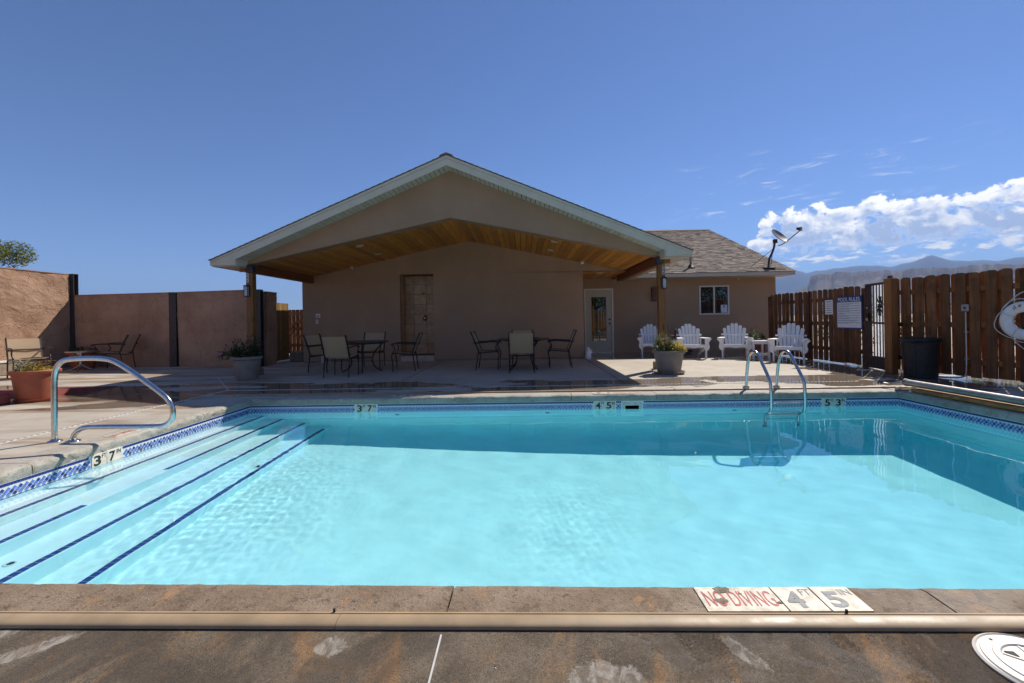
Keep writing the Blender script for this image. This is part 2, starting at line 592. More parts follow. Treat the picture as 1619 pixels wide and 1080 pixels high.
def coping_material(name, c1, c2, c3, rust, damp=0.0):
    m, t, b = new_mat(name)
    o = t.coord()
    a = t.noise(o, 2.1, 7, 0.65, 0.5)
    g = t.noise(o, 130, 4, 0.72)
    st = t.noise(t.mapping(o, (1, 0.5, 1), rot=(0, 0, R(-30))), 5.5, 8, 0.68, 1.0)
    pit = t.noise(o, 34, 5, 0.7)
    c = t.mix(t.mapr(a, 0.3, 0.7), c1, c2)
    c = t.mix(t.mapr(st, 0.55, 0.7, 0, rust), c, (0.40, 0.22, 0.10))
    c = t.mix(t.mapr(pit, 0.56, 0.68, 0, 0.85), c, c3)
    c = t.mix(t.mapr(t.noise(o, 9, 7, 0.7, 0.8), 0.52, 0.64, 0, 0.55), c, (c3[0] * 1.3, c3[1] * 1.3, c3[2] * 1.3))
    c = t.mix(t.mapr(g, 0.3, 0.5, 0.35, 0), c, (c1[0] * .3, c1[1] * .3, c1[2] * .3))
    t.l.new(c, b.inputs['Base Color'])
    x = t.sep(o)[0]
    r = t.mapr(g, 0.3, 0.7, 0.7, 0.88)
    if damp:
        r = t.math('SUBTRACT', r, t.math('MULTIPLY', t.mapr(t.math('ADD', a, t.math('MULTIPLY', x, 0.08)), 0.48, 0.68), damp))
    t.l.new(r, b.inputs['Roughness'])
    h = t.math('ADD', t.math('MULTIPLY', g, 0.5), t.math('MULTIPLY', pit, 0.9))
    t.l.new(t.bump(h, 0.9, 0.010), b.inputs['Normal'])


coping_material('coping_near', (0.18, 0.12, 0.072), (0.31, 0.225, 0.15), (0.07, 0.045, 0.026), 0.9, 0.4)
coping_material('coping_pale', (0.36, 0.32, 0.26), (0.50, 0.455, 0.385), (0.2, 0.165, 0.12), 0.35)

plain('plaster', (0.84, 0.87, 0.87), 0.75, var=0.05, scale=3, bump=0.15, bscale=60)
plain('tile_navy', (0.018, 0.035, 0.20), 0.16, var=0.4, scale=40)
plain('tile_sky', (0.10, 0.21, 0.58), 0.16, var=0.35, scale=40)
plain('tile_white', (0.72, 0.72, 0.68), 0.25, var=0.08, scale=30)
plain('alcove_grout', (0.17, 0.105, 0.06), 0.9, var=0.2)
plain('grout', (0.60, 0.57, 0.50), 0.8, var=0.15, scale=25)
plain('marker_tile', (0.72, 0.66, 0.54), 0.3, var=0.12, scale=14)
plain('marker_worn', (0.62, 0.54, 0.42), 0.5, var=0.25, scale=22, bump=0.3)
plain('print_black', (0.02, 0.02, 0.022), 0.45, var=0.2)
plain('print_grey', (0.13, 0.135, 0.15), 0.5, var=0.35, scale=40)
plain('print_red', (0.42, 0.05, 0.045), 0.5, var=0.4, scale=40)
plain('print_blue', (0.012, 0.05, 0.22), 0.35, var=0.1)
plain('sign_white', (0.82, 0.81, 0.80), 0.35, var=0.05)
plain('white_plastic', (0.78, 0.78, 0.76), 0.35, var=0.05)
plain('skimmer_dark', (0.012, 0.03, 0.02), 0.6)
plain('steel', (0.60, 0.61, 0.62), 0.16, metal=1.0, var=0.08, scale=30)
plain('steel_dull', (0.42, 0.40, 0.37), 0.35, metal=1.0, var=0.2, scale=30)
plain('drain_white', (0.62, 0.61, 0.58), 0.5, var=0.15, scale=20)
plain('track_vinyl', (0.37, 0.26, 0.15), 0.5, var=0.14, scale=5, bump=0.1, bscale=40)
plain('track_metal', (0.52, 0.47, 0.40), 0.34, metal=0.7, var=0.12, scale=5)
plain('lid_vinyl', (0.66, 0.60, 0.51), 0.42, var=0.08, scale=9, bump=0.15)
plain('cover_orange', (0.42, 0.18, 0.035), 0.55, var=0.3, scale=7, bump=0.4, bscale=20)
plain('hole_dark', (0.012, 0.01, 0.008), 0.8)
plain('joint_dark', (0.06, 0.05, 0.04), 0.9)
plain('joint_pale', (0.55, 0.53, 0.5), 0.8)

stucco('stucco_house', (0.345, 0.225, 0.142), (0.42, 0.278, 0.178))
stucco('stucco_wall', (0.46, 0.285, 0.185), (0.22, 0.12, 0.07), rock=1.0, fine=45)
wood('ceiling_wood', (0.92, 0.42, 0.055), (0.66, 0.25, 0.022), axis=1, rough=0.38, rand=0.3)
wood('post_wood', (0.42, 0.20, 0.06), (0.28, 0.125, 0.036), axis=2, rough=0.6, rand=0.1)
wood('beam_wood', (0.33, 0.105, 0.032), (0.22, 0.068, 0.022), axis=1, rough=0.55, rand=0.1)
wood('fence_wood', (0.31, 0.125, 0.042), (0.185, 0.072, 0.026), axis=2, rough=0.75, rand=0.42, wear=0.6)
wood('fence_back', (0.40, 0.16, 0.045), (0.29, 0.105, 0.03), axis=2, rough=0.75, rand=0.2)
wood('gate_wood', (0.46, 0.27, 0.085), (0.33, 0.18, 0.055), axis=2, rough=0.7, rand=0.25, wear=0.3)
plain('fascia_paint', (0.62, 0.58, 0.455), 0.55, var=0.05, scale=3)
plain('soffit_paint', (0.60, 0.62, 0.51), 0.55, var=0.05, rand=0.06)
plain('trim_beige', (0.52, 0.45, 0.36), 0.55, var=0.06)
plain('trim_white', (0.68, 0.64, 0.58), 0.45, var=0.04)
plain('door_paint', (0.50, 0.44, 0.33), 0.45, var=0.05)
plain('bracket_metal', (0.06, 0.065, 0.085), 0.45, metal=0.6, var=0.2)
plain('strap_metal', (0.42, 0.44, 0.46), 0.4, metal=0.8, var=0.2)
plain('lamp_black', (0.025, 0.022, 0.02), 0.4, metal=0.4)
plain('lamp_glass', (0.5, 0.52, 0.52), 0.15)
plain('camera_white', (0.72, 0.72, 0.70), 0.35)
plain('rust_box', (0.13, 0.05, 0.03), 0.6, var=0.25)
plain('concrete_block', (0.27, 0.21, 0.155), 0.9, var=0.2, scale=14, bump=0.4)
plain('shower_tile', (0.52, 0.30, 0.145), 0.4, var=0.16, scale=9, rand=0.1)
plain('shower_base', (0.52, 0.42, 0.33), 0.45, var=0.1, rand=0.08)
plain('chrome', (0.7, 0.7, 0.7), 0.12, metal=1.0, var=0.04)
plain('frame_bronze', (0.030, 0.022, 0.018), 0.42, metal=0.35, var=0.25)
plain('table_top', (0.045, 0.03, 0.026), 0.38, var=0.2)
plain('resin_white', (0.85, 0.83, 0.81), 0.5, var=0.04)
plain('terracotta', (0.37, 0.105, 0.05), 0.6, var=0.12, scale=5)
plain('pot_grey', (0.25, 0.215, 0.18), 0.65, var=0.14, scale=6, bump=0.1)
plain('soil', (0.05, 0.035, 0.025), 0.95, var=0.3, scale=40, bump=0.6)
plain('curb_red', (0.27, 0.07, 0.055), 0.6, var=0.22, scale=8, bump=0.3)
plain('bin_black', (0.012, 0.012, 0.014), 0.6, var=0.15, bump=0.1)
plain('conduit_metal', (0.45, 0.45, 0.46), 0.35, metal=0.8, var=0.15)
plain('ring_foam', (0.84, 0.82, 0.80), 0.55, var=0.08, scale=8, bump=0.2, bscale=50)
plain('rope_white', (0.62, 0.60, 0.58), 0.85, var=0.2, scale=60)
plain('stain_orange', (0.50, 0.30, 0.16), 0.7, var=0.4, scale=40)
plain('iron_brown', (0.075, 0.042, 0.034), 0.5, metal=0.3, var=0.2)
plain('iron_post', (0.055, 0.045, 0.045), 0.55, metal=0.3, var=0.2)
plain('dish_grey', (0.20, 0.19, 0.185), 0.5, var=0.12, scale=6)
plain('dish_dark', (0.04, 0.038, 0.038), 0.5)
plain('rubber_black', (0.015, 0.015, 0.015), 0.6)
plain('vent_pipe', (0.34, 0.20, 0.155), 0.6)
plain('paper', (0.66, 0.70, 0.74), 0.7)
plain('bark', (0.10, 0.07, 0.045), 0.9, var=0.35, scale=18, bump=0.6, bscale=30)
plain('petal_purple', (0.42, 0.14, 0.42), 0.6, var=0.25)
plain('petal_orange', (0.75, 0.25, 0.02), 0.6, var=0.25)
plain('petal_yellow', (0.75, 0.52, 0.05), 0.6, var=0.2)
plain('petal_red', (0.52, 0.08, 0.03), 0.6, var=0.25)
plain('petal_pink', (0.62, 0.2, 0.45), 0.6, var=0.25)
plain('flower_eye', (0.10, 0.025, 0.015), 0.7)


def glassy(name, tint):
    m, t, b = new_mat(name)
    b.inputs['Base Color'].default_value = (*tint, 1)
    b.inputs['Roughness'].default_value = 0.015
    b.inputs['IOR'].default_value = 1.9
    t.l.new(t.bump(t.noise(t.coord(), 1.6, 2), 0.02, 0.02), b.inputs['Normal'])


glassy('window_glass', (0.012, 0.013, 0.013))


def mesh_panel():
    m, t, b = new_mat('gate_mesh')
    o = t.coord()
    m.node_tree.nodes.remove(b)
    tp_ = t.node('ShaderNodeBsdfTransparent', {'Color': (0.95, 0.96, 0.97)})
    tl_ = t.node('ShaderNodeBsdfTranslucent', {'Color': (0.85, 0.87, 0.9)})
    sc3 = t.mapr(t.noise(o, 14, 5, 0.65), 0.3, 0.7, 0.3, 0.6)
    mx = t.node('ShaderNodeMixShader', {0: sc3})
    t.l.new(tp_.outputs[0], mx.inputs[1])
    t.l.new(tl_.outputs[0], mx.inputs[2])
    t.l.new(mx.outputs[0], m.node_tree.nodes['Material Output'].inputs[0])


mesh_panel()


def sling():
    m, t, b = new_mat('sling_fabric')
    o = t.coord()
    w = t.n.new('ShaderNodeTexWave')
    t.set(w.inputs['Vector'], t.mapping(o, (1, 1, 1)))
    w.bands_direction = 'Z'
    w.inputs['Scale'].default_value = 26
    w.inputs['Distortion'].default_value = 2.0
    w.inputs['Detail'].default_value = 3
    ri = t.n.new('ShaderNodeObjectInfo').outputs['Random']
    c = t.mix(t.mapr(w.outputs[0], 0, 1, 0, 0.5), (0.60, 0.43, 0.255), (0.44, 0.30, 0.165))
    c = t.mix(t.mapr(ri, 0, 1, 0.0, 0.3), c, (0.60, 0.46, 0.31))
    t.l.new(c, b.inputs['Base Color'])
    b.inputs['Roughness'].default_value = 0.8
    out = m.node_tree.nodes['Material Output']
    tr = t.node('ShaderNodeBsdfTranslucent', {'Color': c})
    mx = t.node('ShaderNodeMixShader', {0: 0.25})
    t.l.new(b.outputs[0], mx.inputs[1])
    t.l.new(tr.outputs[0], mx.inputs[2])
    t.l.new(mx.outputs[0], out.inputs[0])


sling()


def shingles():
    m, t, b = new_mat('shingle')
    ri = t.n.new('ShaderNodeNewGeometry').outputs['Random Per Island']
    o = t.coord()
    g = t.noise(o, 90, 3, 0.7)
    rp = t.n.new('ShaderNodeValToRGB')
    rp.color_ramp.elements[0].color = (0.07, 0.05, 0.038, 1)
    rp.color_ramp.elements[1].color = (0.31, 0.235, 0.18, 1)
    e = rp.color_ramp.elements.new(0.45)
    e.color = (0.19, 0.14, 0.105, 1)
    t.set(rp.inputs[0], ri)
    c = t.mix(t.mapr(g, 0.35, 0.7, 0, 0.5), rp.outputs[0], (0.30, 0.24, 0.19))
    t.l.new(c, b.inputs['Base Color'])
    b.inputs['Roughness'].default_value = 0.9
    t.l.new(t.bump(g, 0.6, 0.004), b.inputs['Normal'])


shingles()


def leafmat(name, c1, c2, tr=0.35):
    m, t, b = new_mat(name)
    ri = t.n.new('ShaderNodeNewGeometry').outputs['Random Per Island']
    c = t.mix(ri, c1, c2)
    t.l.new(c, b.inputs['Base Color'])
    b.inputs['Roughness'].default_value = 0.55
    out = m.node_tree.nodes['Material Output']
    tb = t.node('ShaderNodeBsdfTranslucent', {'Color': c})
    mx = t.node('ShaderNodeMixShader', {0: tr})
    t.l.new(b.outputs[0], mx.inputs[1])
    t.l.new(tb.outputs[0], mx.inputs[2])
    t.l.new(mx.outputs[0], out.inputs[0])


leafmat('leaf_tree', (0.075, 0.12, 0.018), (0.24, 0.24, 0.035))
leafmat('leaf_bush', (0.045, 0.09, 0.02), (0.12, 0.17, 0.04))
leafmat('leaf_green', (0.05, 0.11, 0.02), (0.14, 0.22, 0.05))
leafmat('leaf_yellow', (0.40, 0.36, 0.06), (0.62, 0.50, 0.09))
leafmat('leaf_silver', (0.22, 0.24, 0.12), (0.36, 0.36, 0.2))
leafmat('leaf_dark', (0.025, 0.05, 0.015), (0.06, 0.10, 0.03))


def terrain():
    m, t, b = new_mat('desert_ground')
    o = t.coord()
    n1 = t.noise(o, 0.35, 8, 0.6)
    n2 = t.noise(o, 0.006, 8, 0.6)
    sp = t.noise(o, 0.08, 8, 0.7)
    c = t.mix(t.mapr(n1, 0.3, 0.7), (0.34, 0.26, 0.19), (0.46, 0.37, 0.28))
    c = t.mix(t.mapr(n2, 0.4, 0.6, 0, 0.6), c, (0.30, 0.16, 0.10))
    c = t.mix(t.mapr(sp, 0.52, 0.6, 0, 0.7), c, (0.07, 0.085, 0.045))
    t.l.new(c, b.inputs['Base Color'])
    b.inputs['Roughness'].default_value = 0.95
    m, t, b = new_mat('mesa_rock_hazed')
    o = t.coord()
    z = t.sep(o)[2]
    st = t.noise(t.mapping(o, (0.0012, 0.0012, 0.03)), 1.0, 6, 0.6)
    sc_ = t.noise(o, 0.012, 9, 0.7)
    c = t.mix(t.mapr(st, 0.35, 0.65), (0.085, 0.066, 0.075), (0.12, 0.088, 0.09))  # purple cast puts part of the haze into the rock colour
    c = t.mix(t.mapr(sc_, 0.56, 0.64, 0, 0.5), c, (0.30, 0.21, 0.18))
    c = t.mix(t.mapr(t.noise(o, 0.03, 6, 0.7), 0.5, 0.6, 0, 0.6), c, (0.05, 0.055, 0.04))
    t.l.new(c, b.inputs['Base Color'])
    b.inputs['Roughness'].default_value = 0.95
    t.l.new(t.bump(sc_, 0.8, 12.0), b.inputs['Normal'])
    m, t, b = new_mat('mountain_rock_hazed')
    b.inputs['Base Color'].default_value = (0.055, 0.075, 0.12, 1)  # blue of the distant air painted into the base colour
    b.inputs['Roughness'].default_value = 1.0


terrain()


def water():
    m, t, b = new_mat('water')
    m.node_tree.nodes.remove(b)
    out = m.node_tree.nodes['Material Output']
    g = t.node('ShaderNodeBsdfGlass', {'Color': (1, 1, 1), 'Roughness': 0.0, 'IOR': 1.333})
    t.l.new(g.outputs[0], out.inputs[0])
    m, t, b = new_mat('water_body')
    m.node_tree.nodes.remove(b)
    out = m.node_tree.nodes['Material Output']
    a = t.node('ShaderNodeVolumeAbsorption', {'Color': (0.0, 0.92, 0.985), 'Density': 0.39})
    t.l.new(a.outputs[0], out.inputs['Volume'])
    m, t, b = new_mat('haze')
    m.node_tree.nodes.remove(b)
    out = m.node_tree.nodes['Material Output']
    a = t.node('ShaderNodeVolumePrincipled', {'Color': (0.42, 0.62, 1.0), 'Density': HAZE, 'Anisotropy': 0.0})
    t.l.new(a.outputs[0], out.inputs['Volume'])


HAZE = 1.7e-4
water()


for n_ in ('petal_purple', 'petal_orange', 'petal_yellow', 'petal_red', 'petal_pink'):
    m_ = MATS[n_]
    t_ = NT(m_.node_tree)
    b_ = m_.node_tree.nodes['Principled BSDF']
    src = b_.inputs['Base Color'].links[0].from_socket
    tb_ = t_.node('ShaderNodeBsdfTranslucent', {'Color': src})
    mx_ = t_.node('ShaderNodeMixShader', {0: 0.45})
    t_.l.new(b_.outputs[0], mx_.inputs[1])
    t_.l.new(tb_.outputs[0], mx_.inputs[2])
    t_.l.new(mx_.outputs[0], m_.node_tree.nodes['Material Output'].inputs[0])
# ------------------------------------------------------------------ ground, pool, distance
PX0, PX1, PY0, PY1 = -4.14, 5.47, 1.80, 6.60
WZ = -0.212
DX0, DX1, DY0, DY1 = -13.6, 9.2, -7.0, 17.5
CW_L, CW_R, CW_N, CW_F = 0.30, 0.26, 0.19, 0.22      # coping widths

hx0, hx1, hy0, hy1 = PX0 - CW_L, PX1 + CW_R, 1.74, PY1 + CW_F
deck = MB()
xs, ys = [DX0, hx0, hx1, DX1], [DY0, hy0, hy1, DY1]
for i in range(3):
    for j in range(3):
        if (i, j) != (1, 1):
            deck.quad((xs[i], ys[j], 0), (xs[i + 1], ys[j], 0), (xs[i + 1], ys[j + 1], 0), (xs[i], ys[j + 1], 0))
tag(deck.build('pool_deck', 'deck_concrete'), 'stained beige concrete deck around the swimming pool', kind='structure')

ground = MB()
B = 8000
xs, ys = [-B, -400, DX0, DX1, 400, B], [-B, -400, DY0, DY1, 400, B]
for i in range(5):
    for j in range(5):
        if (i, j) != (2, 2):
            ground.quad((xs[i], ys[j], -.02), (xs[i + 1], ys[j], -.02), (xs[i + 1], ys[j + 1], -.02), (xs[i], ys[j + 1], -.02))
tag(ground.build('ground', 'desert_ground'), 'dry tan desert ground beyond the fences', kind='structure')


def fbm(x, y, seed=0, octv=5, lac=2.0, gain=0.5):
    r = np.random.default_rng(seed)
    tot = np.zeros_like(x, dtype=float)
    amp = 1.0
    fr = 1.0
    for _ in range(octv):
        for _k in range(4):
            th = r.uniform(0, 2 * np.pi)
            tot += amp * 0.25 * np.sin(fr * (x * np.cos(th) + y * np.sin(th)) * r.uniform(0.7, 1.4) + r.uniform(0, 6.28))
        amp *= gain
        fr *= lac
    return tot


def sheet(name, m, azs, rs, hfun, label):
    A, Rr = np.meshgrid(np.radians(azs), rs)
    Z = hfun(np.degrees(A), Rr)
    X, Y = Rr * np.sin(A), Rr * np.cos(A)
    nr, na = A.shape
    mb = MB()
    mb.v = [tuple(p) for p in np.stack([X.ravel(), Y.ravel(), Z.ravel()], 1)]
    for i in range(nr - 1):
        for j in range(na - 1):
            k = i * na + j
            mb.f.append((k, k + 1, k + na + 1, k + na))
    mb.mi = [0] * len(mb.f)
    return tag(mb.build(name, m, smooth=True, fix=False), label, kind='structure')


def mesa_h(a, r):
    n = fbm(a * 2.2, r * 0.004, 3)
    # flat top whose rim runs away to the right, talus slope in front
    rim = 2000 + 60 * fbm(a * 3.0, 0 * r, 5) + np.clip(36 - a, 0, 9) * 22
    top = 156 - np.clip(a - 34, 0, 40) * 0.85 + 2 * n
    d = (r - rim) / 420.0
    h = np.where(d > 0, top, np.clip(top * (1 + d * 1.05) - 20 + 14 * n * np.clip(-d * 3, 0, 1), 0, None))
    left = np.clip((a - 27.6) / 5.4, 0, 1)
    left = np.where(left > .93, 1.0, left * 0.86)
    return np.clip(h * left, 0, None) - 1 + 24 * (r < 1700) * 0


def mount_h(a, r):
    prof = np.interp(a, [0, 14, 22, 25, 28, 29.5, 31.2, 32.4, 34.4, 37.0, 39.5, 40.6, 42.1, 43.6, 46.5, 49.5, 54, 62, 75],
                     [0, 1.2, 2.8, 3.7, 4.3, 4.5, 4.9, 4.55, 4.75, 4.95, 4.6, 4.85, 5.38, 4.75, 4.45, 4.75, 5.0, 4.2, 2])
    ridge = np.exp(-((r - 5600) / 650) ** 2)
    return np.tan(np.radians(prof)) * 5600 * ridge * (1 + .012 * fbm(a * 4, r * .002, 9)) - 2 + 18 * fbm(a * 5, r * .004, 11) * ridge * 0.4


sheet('hills', 'mesa_rock_hazed', np.linspace(20, 80, 260), np.concatenate([np.linspace(1300, 2450, 46), np.linspace(2600, 3400, 6)]), mesa_h,
      'flat topped purple mesa on the horizon beyond the fence')
sheet('mountains', 'mountain_rock_hazed', np.linspace(8, 78, 220), np.linspace(4300, 6900, 22), mount_h, 'blue far mountain range behind the mesa')

# --- basin
pool = thing('pool_basin', 'rectangular swimming pool basin with white plaster and blue tile band', None)
pool['kind'] = 'structure'
ZL, ZR = WZ - 1.06, WZ - 1.58
zf = lambda x: ZL + (ZR - ZL) * np.clip((x + 2.6) / 8.0, 0, 1)
# floor (slightly dished towards the walls, rounded cove)
fl = MB()
NX, NY = 48, 28
gxs = np.linspace(PX0, PX1, NX + 1)
gys = np.linspace(PY0, PY1, NY + 1)
for y in gys:
    for x in gxs:
        dwall = min(y - PY0, PY1 - y, PX1 - x)
        cove = 0.16 * max(0.0, 1 - dwall / 0.16) ** 2
        fl.v.append((float(x), float(y), float(zf(x) + cove)))
for j in range(NY):
    for i in range(NX):
        k = j * (NX + 1) + i
        fl.f.append((k, k + 1, k + NX + 2, k + NX + 1))
        fl.mi.append(0)
fl.build('pool_floor', 'plaster', pool, smooth=True, fix=False)
SK = (1.50, 1.70, -0.245, -0.165)     # skimmer throat in the far wall
zt, zb = -0.085, -2.1
w = MB()
w.quad((PX0, PY0, zt), (PX1, PY0, zt), (PX1, PY0, zb), (PX0, PY0, zb))
w.quad((PX1, PY0, zt), (PX1, PY1, zt), (PX1, PY1, zb), (PX1, PY0, zb))
w.quad((PX0, PY1, zt), (PX0, PY0, zt), (PX0, PY0, zb), (PX0, PY1, zb))
for a, b_, c, d in [(PX0, SK[0], zt, zb), (SK[1], PX1, zt, zb), (SK[0], SK[1], zt, SK[3]), (SK[0], SK[1], SK[2], zb)]:
    w.quad((b_, PY1, c), (a, PY1, c), (a, PY1, d), (b_, PY1, d))
w.build('pool_wall', 'plaster', pool, fix=False)
r_ = MB()
r_.box((SK[0], PY1, SK[2]), (SK[1], PY1 + .3, SK[3]))
r_.f = [q for i, q in enumerate(r_.f) if i != 2]
r_.mi = r_.mi[:5]
r_.build('skimmer_throat', 'skimmer_dark', pool, fix=False)

# --- entry steps along the left end
STEP = [(-3.87, 0.17), (-3.58, 0.385), (-3.24, 0.63), (-2.91, 0.88)]
xprev = PX0
for k, (sx, dep) in enumerate(STEP):
    z = WZ - dep
    s_ = MB()
    ch = 0.018
    prof = [(PX0, z - 0.6), (PX0, z), (sx - ch, z), (sx - ch * .3, z - ch * .3), (sx, z - ch), (sx, z - 0.6)]
    s_.prism(prof, lambda u, v, d: (u, d, v), PY0 + .002, PY1 - .002)
    st = s_.build('step', 'plaster', pool)
    n = 92 if k < 3 else 90
    tm = MB().box((-.026, -.0235, 0), (0.026, .0235, .006), .002)
    tile_me = None
    for i in range(n):
        y = PY0 + .03 + i * .0513
        if k == 1 and 3.55 < y < 4.35:
            continue
        if y > PY1 - .03:
            continue
        if tile_me is None:
            o = tm.build('edge_tile', 'tile_navy', st)
            tile_me = o.data
        else:
            o = link('edge_tile', tile_me, st)
        o.location = (sx - .036, y, z - .001)

# --- tile band: squares, diamonds; the nearest three hundred as parts, the rest as one mass
sq = MB().box((-.0115, -.004, -.0115), (.0115, 0, .0115), .0015)
dm = MB()
hw = .0165
dm.prism([(-hw, 0), (0, -hw), (hw, 0), (0, hw)], lambda u, v, d: (u, d, v), 0, -.004)
band_root = {}
mass = {'n': MB(), 's': MB()}
count = [0]
sqn = dms = None
TBZ = -0.1
walls_ = [('left', Vector((PX0, PY0, 0)), Vector((0, 1, 0)), Vector((1, 0, 0)), PY1 - PY0),
          ('far', Vector((PX0, PY1, 0)), Vector((1, 0, 0)), Vector((0, -1, 0)), PX1 - PX0),
          ('right', Vector((PX1, PY1, 0)), Vector((0, -1, 0)), Vector((-1, 0, 0)), PY1 - PY0)]
MARK = {'left': [(4.285 - PY0, .32)], 'far': [(-2.37 - PX0, .32), (1.2 - PX0, .32), (4.545 - PX0, .32), (1.6 - PX0, .30)], 'right': []}
cache = {}


def put_tile(kind, colr, org, d, nrm, s, z, part):
    base = sq if kind == 'q' else dm
    p = org + d * s + nrm * .0
    rot = Matrix((d, -nrm, Vector((0, 0, 1)))).transposed().to_4x4()
    M = Matrix.Translation((p.x, p.y, z)) @ rot
    if part:
        key = (kind, colr)
        if key not in cache:
            mb = MB()
            mb.v, mb.f, mb.mi = list(base.v), list(base.f), [0] * len(base.f)
            o = mb.build('mosaic_tile', colr, pool)
            cache[key] = o.data
        else:
            o = link('mosaic_tile', cache[key], pool)
        o.matrix_local = M
        o.rotation_mode = 'XYZ'
    else:
        mm = mass['n' if colr == 'tile_navy' else 's']
        mm.add([M @ Vector(v) for v in base.v], base.f)


for nm, org, d, nrm, L in walls_:
    bk = MB()
    a = org + nrm * .0015
    segs = []
    cur = 0.0
    for (c, wd) in sorted(MARK[nm]):
        segs.append((cur, c - wd / 2 - .004))
        cur = c + wd / 2 + .004
    segs.append((cur, L))
    for s0, s1 in segs:
        p, q = a + d * s0, a + d * s1
        bk.quad((p.x, p.y, TBZ), (q.x, q.y, TBZ), (q.x, q.y, TBZ - .152), (p.x, p.y, TBZ - .152))
    bk.build('tile_backing', 'tile_white', pool)
    org2 = org + nrm * .0015
    inside = lambda s: any(s0 + .012 < s < s1 - .012 for s0, s1 in segs)
    i = 0
    s = 0.014
    while s < L:
        part = nm == 'left' and s > 0.9 and s < 2.6
        if inside(s):
            put_tile('q', 'tile_navy', org2, d, nrm, s, TBZ - .0135, part)
            put_tile('q', 'tile_navy', org2, d, nrm, s, TBZ - .1385, False)
        s += .0256
    k = 0
    s = 0.02
    small = MB()
    while s < L:
        part = nm == 'left' and s > 0.9 and s < 2.55
        for row in range(3):
            off = .022 if row == 1 else 0.0
            if inside(s + off):
                navy = (k + row * 2) % 3 == 0 if nm == 'left' else (row == 1 and k % 2)
                put_tile('d', 'tile_navy' if navy else 'tile_sky', org2, d, nrm, s + off, TBZ - .0545 - row * .0215, part)
        s += .044
        k += 1
for key, nmn in (('n', 'tile_navy'), ('s', 'tile_sky')):
    o = mass[key].build('mosaic_tile_band', nmn, pool)
    o['kind'] = 'stuff'


# --- coping: cantilevered concrete lip cast in lengths
def coping(name, p0, p1, inw, width, m, joint_at=(), face=0.085, rough=0.0035, lift=0.0):
    p0, p1, inw = Vector(p0), Vector(p1), Vector(inw)
    d = (p1 - p0).normalized()
    L = (p1 - p0).length
    cuts = [0.0] + sorted(joint_at) + [L]
    for a, b_ in zip(cuts[:-1], cuts[1:]):
        a2, b2 = a + (.004 if a > 0 else 0), b_ - (.004 if b_ < L else 0)
        n = max(2, int((b2 - a2) / .035))
        mb = MB()
        prof = [(-width, 0), (-width * .5, 0), (-.045, -.0), (-.012, -.004), (.006, -.016), (.012, -.04), (.008, -.07), (0.002, -face - .012), (-.03, -face - .02)]
        m_ = len(prof)
        for i in range(n + 1):
            q = p0 + d * (a2 + (b2 - a2) * i / n)
            for j, (u, z) in enumerate(prof):
                jx = random.gauss(0, rough) if 3 <= j <= 6 else 0
                jz = -abs(random.gauss(0, rough)) if 3 <= j <= 4 else 0
                v = q + inw * (u + jx)
                mb.v.append((v.x, v.y, z + jz + lift))
        for i in range(n):
            for j in range(m_ - 1):
                k = i * m_ + j
                mb.f.append((k, k + 1, k + m_ + 1, k + m_))
                mb.mi.append(0)
        mb.f.append(tuple(range(m_)))
        mb.f.append(tuple(n * m_ + j for j in range(m_))[::-1])
        mb.mi += [0, 0]
        mb.build(name, m, pool, smooth=False, angle=40)


sk_ = -.0145
coping('coping', (hx0, 1.892 + sk_ * hx0, 0), (hx1, 1.892 + sk_ * hx1, 0), Vector((-sk_, 1, 0)).normalized(), .225, 'coping_near', (hx0 * -1 - 2.35, hx0 * -1 - .31, hx0 * -1 + 1.612, hx0 * -1 + 3.4), rough=.0016, lift=.003)
coping('coping', (PX0, PY1, 0), (PX1, PY1, 0), (0, -1, 0), CW_F, 'coping_pale', (1.35, 3.1, 4.85, 6.1, 7.6))
coping('coping', (PX0, 1.72, 0), (PX0, PY1 + CW_F, 0), (1, 0, 0), CW_L, 'coping_pale', (1.9, 3.9), rough=.006)
coping('coping', (PX1, 1.72, 0), (PX1, PY1 + CW_F, 0), (-1, 0, 0), CW_R, 'coping_pale', (1.5, 3.2))


# --- depth markers
def marker(fr, pairs, parent=None, tile='marker_tile', ink='print_black', thick=.006):
    """fr(u, v, d): u along, v up, d out of the wall"""
    for kk, (big, small) in enumerate(pairs):
        u0 = (kk - (len(pairs) - 1) / 2) * .156
        mb = MB().box((u0 - .076, -.076, 0), (u0 + .076, .076, thick), .0015)
        mb.v = [fr(*v) for v in mb.v]
        o = mb.build('depth_marker', tile, pool, world=True)
        lettering('numeral', big, ink, o, lambda a, b_: fr(u0 - .02 + a, .010 + b_, thick + .0012), .072 if big != '7' else .066, .098, 0.028)
        lettering('unit', small, ink, o, lambda a, b_: fr(u0 + .048 + a, .042 + b_, thick + .0012), .046, .040, 0.02)


# far wall frames: u runs along +X, faces -Y ; left wall: u runs along +Y, faces +X
for xc, pr in ((-2.37, [('3', 'FT'), ('7', 'IN')]), (1.2, [('4', 'FT'), ('5', 'IN')]), (4.545, [('5', 'FT'), ('3', 'IN')])):
    marker(lambda u, v, d, xc=xc: (xc + u, PY1 - .001 - d, TBZ - .070 + v), pr)
marker(lambda u, v, d: (PX0 + .001 + d, 4.285 + u, TBZ - .070 + v), [('3', 'FT'), ('7', 'IN')])


